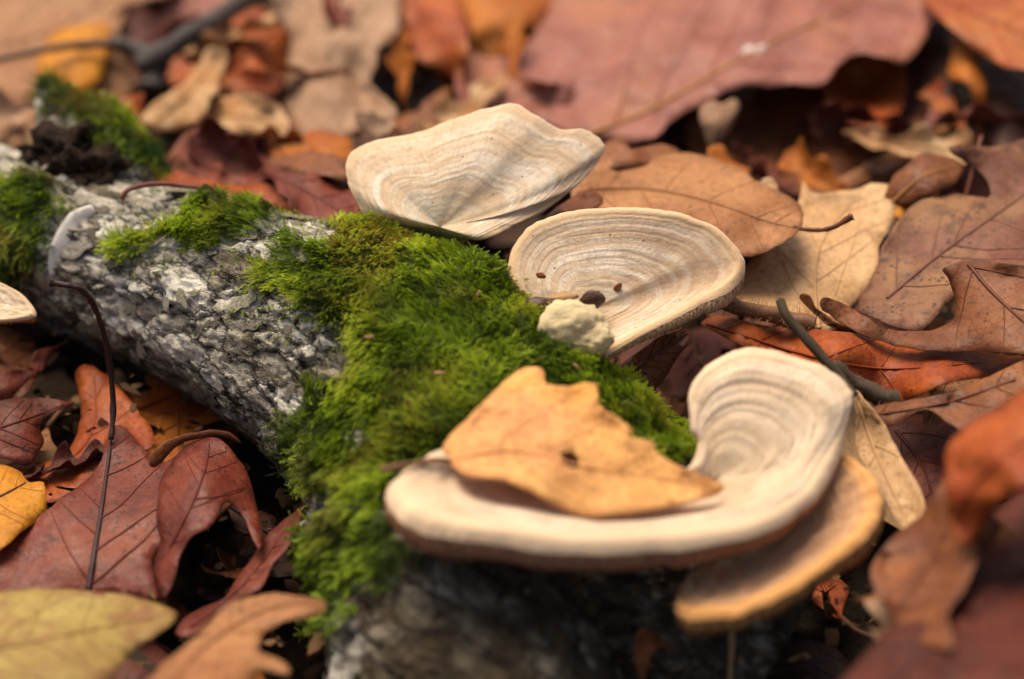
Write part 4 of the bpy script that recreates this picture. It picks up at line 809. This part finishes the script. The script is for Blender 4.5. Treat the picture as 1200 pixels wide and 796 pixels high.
leafb('oak_leaf', 'brown leaf rim below the dark hollow behind the tall bracket', [(400, 168), (440, 150), (470, 138), (500, 120), (528, 100), (535, 135), (520, 165), (470, 185), (420, 190)], [(400, 168, 2.4), (470, 138, 2.4), (528, 100, 2.6), (520, 165, 2.5), (420, 190, 2.3)], LM['brown'], [(415, 180), (470, 160), (525, 115)], 3, 'brown', amp=.09)
leafb('oak_leaf', 'rust red upright leaf at the top edge left of centre', [(448, -30), (520, -30), (542, 10), (548, 60), (540, 105), (518, 92), (495, 70), (472, 35)], [(448, -30, 2.4), (520, -30, 2.6), (540, 105, 2.4), (495, 70, 2.2), (515, 30, 3.0)], LM['rust'], [(462, -20), (505, 35), (535, 95)], 4, 'brown', amp=.08)
leafb('oak_leaf', 'tan ochre leaf folded at the top edge near the mauve leaf', [(500, -40), (600, -40), (660, -30), (650, 10), (625, 40), (600, 62), (575, 75), (552, 62), (545, 20)], [(500, -40, 2.2), (660, -30, 2.2), (600, 62, 2.3), (552, 62, 2.2), (585, 20, 2.9)], LM['orange'], [(565, 70), (590, 25), (630, -30)], 3, 'ochre', amp=.09)
leafb('oak_leaf', 'dull mauve leaf directly behind the tall bracket', [(535, 75), (565, 60), (610, 85), (645, 100), (672, 90), (660, 125), (640, 150), (600, 160), (550, 165), (535, 130)], [(535, 75, 2.3), (610, 85, 2.5), (672, 90, 2.9), (640, 150, 2.5), (550, 165, 2.3), (590, 120, 2.7)], LM['mauve'], [(545, 150), (595, 115), (660, 95)], 3, 'tan', amp=.08)
leafb('oak_leaf', 'pale cream leaf edge curling upright above the shoulder of the log', [(166, 140), (178, 122), (205, 104), (228, 82), (240, 60), (264, 58), (260, 85), (246, 112), (236, 140), (215, 152), (188, 150)], [(166, 140, 2.6), (240, 60, 2.9), (264, 58, 2.8), (236, 140, 2.9), (190, 148, 2.5), (220, 105, 3.2)], LM['cream'], [(180, 145), (220, 112), (255, 62)], 3, 'ochre', amp=.06)
leafb('oak_leaf', 'pale leaf margin lying right of the upright cream curl', [(212, 135), (240, 118), (275, 112), (315, 118), (335, 138), (338, 166), (300, 155), (262, 158), (232, 152)], [(212, 135, 2.7), (275, 112, 2.8), (335, 138, 2.8), (338, 166, 2.5), (250, 155, 2.5), (285, 135, 3.1)], LM['cream'], [(225, 145), (280, 135), (332, 150)], 3, 'ochre', amp=.07)
leafb('oak_leaf', 'brown leaf right of the cream curls', [(258, 92), (300, 110), (350, 105), (392, 150), (400, 180), (350, 172), (335, 140), (300, 120), (262, 115)], [(258, 92, 2.0), (350, 105, 2.3), (400, 180, 2.4), (300, 120, 2.1)], LM['brown'], [(270, 100), (330, 120), (390, 170)], 3, 'brown', amp=.09)
leafb('oak_leaf', 'red brown leaf curled into a loop behind the log', [(214, 175), (222, 155), (245, 150), (280, 162), (318, 168), (335, 185), (318, 205), (300, 215), (268, 215), (238, 208), (222, 195)], [(214, 175, 2.9), (245, 150, 3.0), (335, 185, 3.0), (300, 215, 3.4), (238, 208, 3.3), (270, 180, 2.6)], LM['red'], [(225, 190), (270, 185), (325, 185)], 3, 'red', amp=.05)
leafb('oak_leaf', 'orange leaf strip behind the red brown loop', [(310, 165), (350, 155), (400, 158), (432, 172), (425, 192), (390, 186), (350, 182), (325, 188)], [(310, 165, 2.9), (400, 158, 3.0), (432, 172, 3.0), (350, 182, 3.2)], LM['orange'], [(320, 175), (370, 170), (425, 180)], 3, 'ochre', amp=.05)
leafb('oak_leaf', 'dark rust leaf between the red loop and the moss', [(180, 208), (215, 200), (250, 212), (300, 215), (340, 225), (355, 255), (320, 245), (280, 238), (240, 232), (200, 225)], [(180, 208, 3.6), (300, 215, 3.6), (355, 255, 3.9), (240, 232, 3.8)], LM['rust'], [(195, 214), (260, 222), (345, 248)], 3, 'red', amp=.06)
leafb('oak_leaf', 'smooth rust red leaf behind the moss left of the tall bracket', [(306, 200), (330, 198), (370, 205), (408, 208), (418, 232), (425, 258), (390, 262), (355, 262), (340, 240), (322, 218)], [(306, 200, 3.9), (408, 208, 3.9), (425, 258, 4.3), (355, 262, 4.2), (370, 225, 4.3)], LM['red'], [(315, 204), (360, 225), (410, 255)], 4, 'red', amp=.04)
leafb('oak_leaf', 'brown leaf fold above the smooth rust red leaf', [(300, 205), (320, 188), (360, 180), (400, 182), (420, 200), (415, 212), (370, 205), (330, 198)], [(300, 205, 3.6), (360, 180, 3.7), (420, 200, 3.8), (370, 205, 3.9)], LM['brown'], amp=.06, grid=8)

# --- dark gap at the bottom right
leaf('oak_leaf', 'small brown curl in the dark gap below the twisted bracket', [(742, 770), (750, 740), (775, 730), (800, 745), (795, 765), (770, 760), (755, 796)], [(742, 770, 2.0), (775, 730, 2.2), (800, 745, 2.0), (755, 796, 2.0)], LM['brown'], amp=.04, grid=8)
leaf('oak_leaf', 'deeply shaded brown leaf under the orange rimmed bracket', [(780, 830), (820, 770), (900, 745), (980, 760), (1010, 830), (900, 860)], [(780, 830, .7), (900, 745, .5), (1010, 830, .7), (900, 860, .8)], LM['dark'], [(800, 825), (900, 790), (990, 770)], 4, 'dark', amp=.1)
# ------------------------------------------------------------------ twigs and stalks
tm = NT('dark_twig'); vv_ = tm.obj(); tm.base(tm.mix(tm.noise(vv_, 3, 5, .7), (.03, .025, .024), (.085, .065, .06)), .6, .3); tm.bump(tm.noise(vv_, 9, 4), .6, .08)
fm_ = NT('fur_twig'); vv_ = fm_.obj(); fm_.base(fm_.mix(fm_.noise(vv_, 4, 4), (.035, .028, .02), (.09, .06, .035)), .8, .2)
hm_ = NT('brown_hair'); hm_.base((.22, .11, .045), .6, .3)
def stick(name, label, pts, r0, r1, mat, wob=.3, fuzz=0, fuzzmat=None, cat='twig', flen=.16):
    w3 = catmull([list(P(*q)) for q in pts], 8, False); org = tuple(w3[0])
    root = thing(name, label, cat, org, 'twigs and stalks in the litter')
    mesh_obj('wood', *tube(w3, np.linspace(r0, r1, len(w3)), 10, wob), mat, root, origin=org)
    if fuzz:
        V, F = [], []
        for i in range(fuzz):
            t = random.random() * (len(w3) - 1); k = int(t); q = w3[k] + (w3[min(k + 1, len(w3) - 1)] - w3[k]) * (t - k)
            d = rng.normal(0, 1, 3); d /= np.linalg.norm(d); rr = r0 + (r1 - r0) * t / len(w3); s = np.cross(d, [0, 0, 1.0]) * .008
            b = len(V); V += [q + d * rr * .9 + s, q + d * rr * .9 - s, q + d * (rr + flen * random.uniform(.5, 1.1)) + rng.normal(0, .03, 3)]; F.append((b, b + 1, b + 2))
        h = mesh_obj('fuzz', V, F, fuzzmat, root, False, origin=org); h['kind'] = 'stuff'
stick('twig', 'thick dark grey twig slanting to the top edge in the upper left', [(165, 78, 2.6), (190, 62, 2.9), (218, 44, 3.1), (260, 18, 3.2), (330, -30, 3.2)], .3, .24, tm.m)
stick('twig', 'thin dark twig crossing the yellow leaf in the upper left', [(-40, 84, 2.9), (0, 70, 3.0), (60, 57, 3.05), (110, 52, 3.0), (150, 52, 2.9)], .07, .12, tm.m)
stick('twig', 'dark rotten twig stump at the foot of the thick grey twig', [(130, 50, 2.5), (160, 58, 2.7), (185, 70, 2.6), (175, 105, 2.2)], .16, .3, tm.m, .6)
stick('leaf_stalk', 'thin reddish stalk lying on the bare log near the broken knot', [(142, 233, 5.3), (152, 222, 5.4), (180, 216, 5.3), (215, 218, 5.2), (255, 225, 5.0)], .06, .05, VM['red'], .3, cat='stalk')
stick('twig', 'dark thin stalk leaning left in front of the rolled red leaf', [(914, 352, 5.6), (922, 370, 5.45), (940, 392, 5.2), (965, 420, 4.9), (985, 445, 4.6), (1000, 465, 4.4)], .09, .13, fm_.m, .3, 260, fm_.m, 'twig', .05)
stick('twig', 'fuzzy grey brown twig piece lying below the rolled red leaf', [(975, 430, 4.6), (1000, 448, 4.3), (1030, 465, 4.1), (1050, 470, 4.0)], .15, .2, fm_.m, .5, 500, hm_.m, 'twig', .07)
stick('hairy_stalk', 'hairy brown stalk with an open end lying on the beige leaf', [(838, 352, 4.5), (870, 362, 4.35), (900, 368, 4.25), (930, 376, 4.15), (955, 382, 4.1)], .14, .2, VM['brown'], .3, 700, hm_.m, 'stalk', .2)
stick('leaf_stalk', 'thin brown straw hanging under the twisted front bracket', [(861, 640, 3.9), (861, 670, 3.4), (858, 740, 2.4), (855, 800, 1.4)], .06, .06, VM['tan'], .2, cat='stalk')
stick('leaf_stalk', 'thin red stalk standing in the gap under the spotted leaf', [(1150, 160, 4.9), (1140, 200, 4.5), (1132, 230, 4.1)], .05, .05, VM['red'], .2, cat='stalk')

# ------------------------------------------------------------------ crumbs between the leaves
def crumbs():
    m = NT('litter_crumbs'); t = m.attr('tone'); m.base(m.ramp(t, [(0, (.025, .015, .01)), (.5, (.10, .05, .025)), (.9, (.20, .10, .045)), (1, (.32, .19, .09))]), .8, .2)
    V, F, T = [], [], []; g = np.random.default_rng(5)
    for i in range(9000):
        c = np.array([g.uniform(-18, 18), g.uniform(-9, 28), g.uniform(.2, 1.9)]); r_ = min(.5, g.lognormal(-1.9, .5)); A = np.linalg.qr(g.normal(0, 1, (3, 3)))[0]; A[:, 2] *= .12; A[:, 1] *= g.uniform(.15, .8)
        b = len(V); k = 6; tn = g.uniform(0, 1)
        for j in range(k):
            q = 2 * math.pi * j / k; V.append(c + A @ (np.array([math.cos(q), math.sin(q), g.uniform(-.5, .5)]) * r_ * g.uniform(.6, 1.1)))
        F.append(tuple(range(b, b + k))); T += [tn] * k
    o = mesh_obj('litter_crumbs', V, F, m.m, None, False, {'tone': T}, origin=(0, 9, 0)); tag(o, 'brown crumbs and leaf fragments filling the gaps between the leaves', 'leaf litter', None, 'stuff')
crumbs()
# ------------------------------------------------------------------ filler leaves of the litter
def oak_outline(r, L=6.5, W=1.6, lobes=4):
    pts = []
    for k in range(41):
        t = k / 40; e = math.sin(math.pi * min(1, t * 1.02)) ** .6 if 0 < t < 1 else 0
        w_ = W * e * (.66 + .34 * math.cos(2 * math.pi * (t * lobes + .5)) + r.uniform(-.05, .05)) * (.6 + .55 * t)
        pts.append((w_, t * L))
    return pts
fill = []
FL = ['brown', 'tan', 'rust', 'red', 'dark', 'grey', 'darkred', 'orange', 'beige', 'purple']
for k, mk in enumerate(FL):
    r = random.Random(k + 50); L = r.uniform(5, 7.5); W = r.uniform(1.2, 2.0); pr_ = oak_outline(r, L, W, r.choice((3, 4, 4)))
    cu = r.uniform(-.12, .22); cl = r.uniform(-.05, .06)
    def zz(x, y): return cu * x * x / W + cl * (y - L / 2) ** 2 / 2 * .3 + .16 * noise.noise(Vector((x * .9, y * .7, k))) - .03 * abs(math.sin(y * 2.2)) * abs(x)
    V, F = [], []
    for (w_, y) in pr_:
        for j in range(9):
            e = (j - 4) / 4; x = e * w_; yy = y + abs(e) * .35 * (w_ / W); V.append((x, yy, zz(x, yy)))
    for i in range(40):
        for j in range(8): F.append((i * 9 + j, i * 9 + j + 1, i * 9 + 10 + j, i * 9 + 9 + j))
    root = thing('oak_leaf', 'x', 'leaf', (0, 0, 0), 'half buried litter leaves')
    b = mesh_obj('blade', V, F, LM[mk], root); b.modifiers.new('s', 'SOLIDIFY').thickness = .035
    ln = [tube([(0, y, zz(0, y) + .02) for y in np.linspace(0, L * .97, 14)], np.linspace(.06, .02, 14), 5)]
    for t in np.linspace(.15, .8, 5):
        for sg in (-1, 1):
            w_ = np.interp(t + .12, [q[1] / L for q in pr_], [q[0] for q in pr_]) * .9
            ln.append(tube([(sg * w_ * a, t * L + w_ * a * .75, zz(sg * w_ * a, t * L + w_ * a * .75) + .01) for a in np.linspace(0, 1, 6)], np.linspace(.03, .012, 6), 4))
    mesh_obj('veins', *merge(ln), side_vein(LM[mk]), root)['kind'] = 'stuff'
    mesh_obj('leaf_stalk', *tube([(0, 0, .02), (.1, -.6, .1), (.3, -1.3, .3)], [.06, .05, .06], 6), VM['brown'], root)
    fill.append(root)
NAMES = {'brown': 'brown', 'tan': 'tan', 'rust': 'rust coloured', 'red': 'red brown', 'dark': 'dark brown', 'grey': 'grey beige', 'darkred': 'dark red', 'orange': 'orange', 'beige': 'beige', 'purple': 'purplish'}
used = set()
r = random.Random(3)
spots = []
for i in range(150):
    x = r.uniform(-19, 19); y = r.uniform(-10, 30)
    spots.append((x, y, r.uniform(.1, 1.3)))
for i in range(90):
    a = r.uniform(0, 2 * math.pi); rr = r.uniform(24, 50); spots.append((math.cos(a) * rr, 10 + math.sin(a) * rr, r.uniform(.1, 1.2)))
for i, (x, y, z) in enumerate(spots):
    k = r.randrange(10) if r.random() > .35 else r.choice((0, 2, 3, 4))
    src = fill[k]
    if src in used:
        o = src.copy(); COL.objects.link(o)
        for ch in src.children:
            c = ch.copy(); COL.objects.link(c); c.parent = o
    else: o = src; used.add(src)
    s = r.uniform(.7, 1.1); o.scale = (s, s, s); inner = i < 150
    tl = .10 if inner else .22
    o.rotation_euler = (r.gauss(0, tl), r.gauss(0, tl) + (math.pi if r.random() < .3 else 0), r.uniform(0, 6.28))
    Mx = o.rotation_euler.to_matrix() * s; top = max((Mx @ v_.co).z for c in o.children for v_ in c.data.vertices)
    if inner: z = min(z, 1.25 - top)
    o.location = (x, y, z)
    px_, py_ = proj(np.array([[x, y, z]])); px_, py_ = px_[0], py_[0]
    zone = ('beyond the edges of the picture' if not (-60 < px_ < 1260 and -60 < py_ < 856) else
            ('behind the mossy stub' if px_ < 230 else 'behind the crown of the log' if px_ < 480 else 'under the big mauve leaf' if px_ < 900 else 'in the hollow at the top right') if py_ < 260 else
            ('beside the shaded log side' if px_ < 300 else 'under the log' if px_ < 640 else 'under the beige leaf' if px_ < 1000 else 'under the spotted leaf') if py_ < 520 else
            ('under the red oak leaf' if px_ < 330 else 'under the near end of the log' if px_ < 700 else 'in the black gap below the brackets' if px_ < 1010 else 'under the lower right leaves'))
    o['label'] = '%s oak leaf half buried in the litter %s' % (NAMES[FL[k]], zone)
# ------------------------------------------------------------------ small crumpled and rolled leaves among the big ones
curled = []
for k, mk in enumerate(('rust', 'brown', 'orange', 'red', 'tan', 'cream', 'darkred', 'grey')):
    r = random.Random(k + 90); L = r.uniform(3.6, 5.2); W = r.uniform(1.1, 1.6); pr_ = oak_outline(r, L, W, r.choice((2, 3, 3))); Rc = r.uniform(.55, 1.1); by = r.uniform(.05, .22) * r.choice((-1, 1))
    V, F = [], []
    for (w_, y) in pr_:
        for j in range(13):
            x = (j - 6) / 6 * w_; t_ = x / Rc * (.5 + .5 * y / L); n_ = Vector((x * .9, y * .9, k * 5))
            V.append((Rc * math.sin(t_) + .2 * noise.noise(n_), y + abs(x) * .3, Rc * (1 - math.cos(t_)) + by * (y - L / 2) ** 2 * .35 + .38 * noise.noise(n_ * .8 + Vector((0, 0, 9))) + .12 * noise.noise(n_ * 2.5)))
    for i in range(40):
        for j in range(12): F.append((i * 13 + j, i * 13 + j + 1, i * 13 + 14 + j, i * 13 + 13 + j))
    root = thing('curled_leaf', 'x', 'leaf', (0, 0, 0), 'small curled leaves')
    b = mesh_obj('blade', V, F, LM[mk], root); b.modifiers.new('s', 'SOLIDIFY').thickness = .025
    mesh_obj('midrib', *tube([V[i * 13 + 6] for i in range(0, 40, 2)], np.linspace(.06, .02, 20), 5), side_vein(LM[mk]), root)
    curled.append((root, mk))
spots = [(150, 150, 2.5, 'beside the yellow leaf'), (205, 175, 3.1, 'behind the mossy stub'), (285, 190, 3.4, 'behind the red brown loop'), (245, 150, 2.6, 'under the cream curls'), (350, 160, 3.0, 'below the grey beige leaf'), (435, 175, 3.3, 'left of the tall bracket'), (470, 75, 2.8, 'in the dark hollow at the top'), (550, 120, 3.0, 'behind the tip of the tall bracket'), (500, 150, 2.9, 'below the rust red upright leaf'), (105, 125, 2.6, 'beside the pointed mossy stub'), (15, 125, 3.2, 'at the left edge under the tan leaf'), (600, 55, 3.1, 'at the left end of the mauve leaf'),
         (240, 45, 2.8, 'under the thick grey twig'), (335, 75, 3.2, 'left of the grey beige leaf'), (395, 25, 3.6, 'on the grey beige leaf at the top'), (890, 190, 2.6, 'under the overhang of the mauve leaf'), (960, 205, 2.7, 'behind the pale beige leaf'), (1060, 165, 3.0, 'left of the upright tan leaf'), (1105, 120, 2.9, 'in the dark slot at the upper right'), (1165, 130, 3.2, 'at the upper right edge'), (1010, 145, 2.9, 'under the curled cup leaf'), (760, 190, 3.3, 'at the foot of the mauve leaf'),
         (1085, 660, 4.6, 'in front of the buff strip'), (1055, 745, 4.0, 'at the rim of the lower right gap'), (25, 440, 1.7, 'below the small pale bracket'), (70, 540, 1.7, 'behind the red oak leaf'), (285, 650, 1.2, 'in the gap below the log'), (1120, 440, 3.2, 'under the rolled red leaf')]
r = random.Random(12); seen = set()
for i, (px, py, z, where) in enumerate(spots):
    src, mk = curled[(i * 3 + i // 8) % 8]
    if src in seen:
        o = src.copy(); COL.objects.link(o)
        for ch in src.children:
            c = ch.copy(); COL.objects.link(c); c.parent = o
    else: o = src; seen.add(src)
    s_ = r.uniform(.5, .85); o.scale = (s_, s_, s_); o.rotation_euler = (r.uniform(-.1, .7), r.gauss(0, .5), r.uniform(0, 6.28))
    Mx = o.rotation_euler.to_matrix() * s_; o.location = P(px, py, z) - Mx @ Vector((0, 2.2, .3))
    o['label'] = 'small crumpled %s leaf curled up %s' % (NAMES.get(mk, 'pale cream'), where)
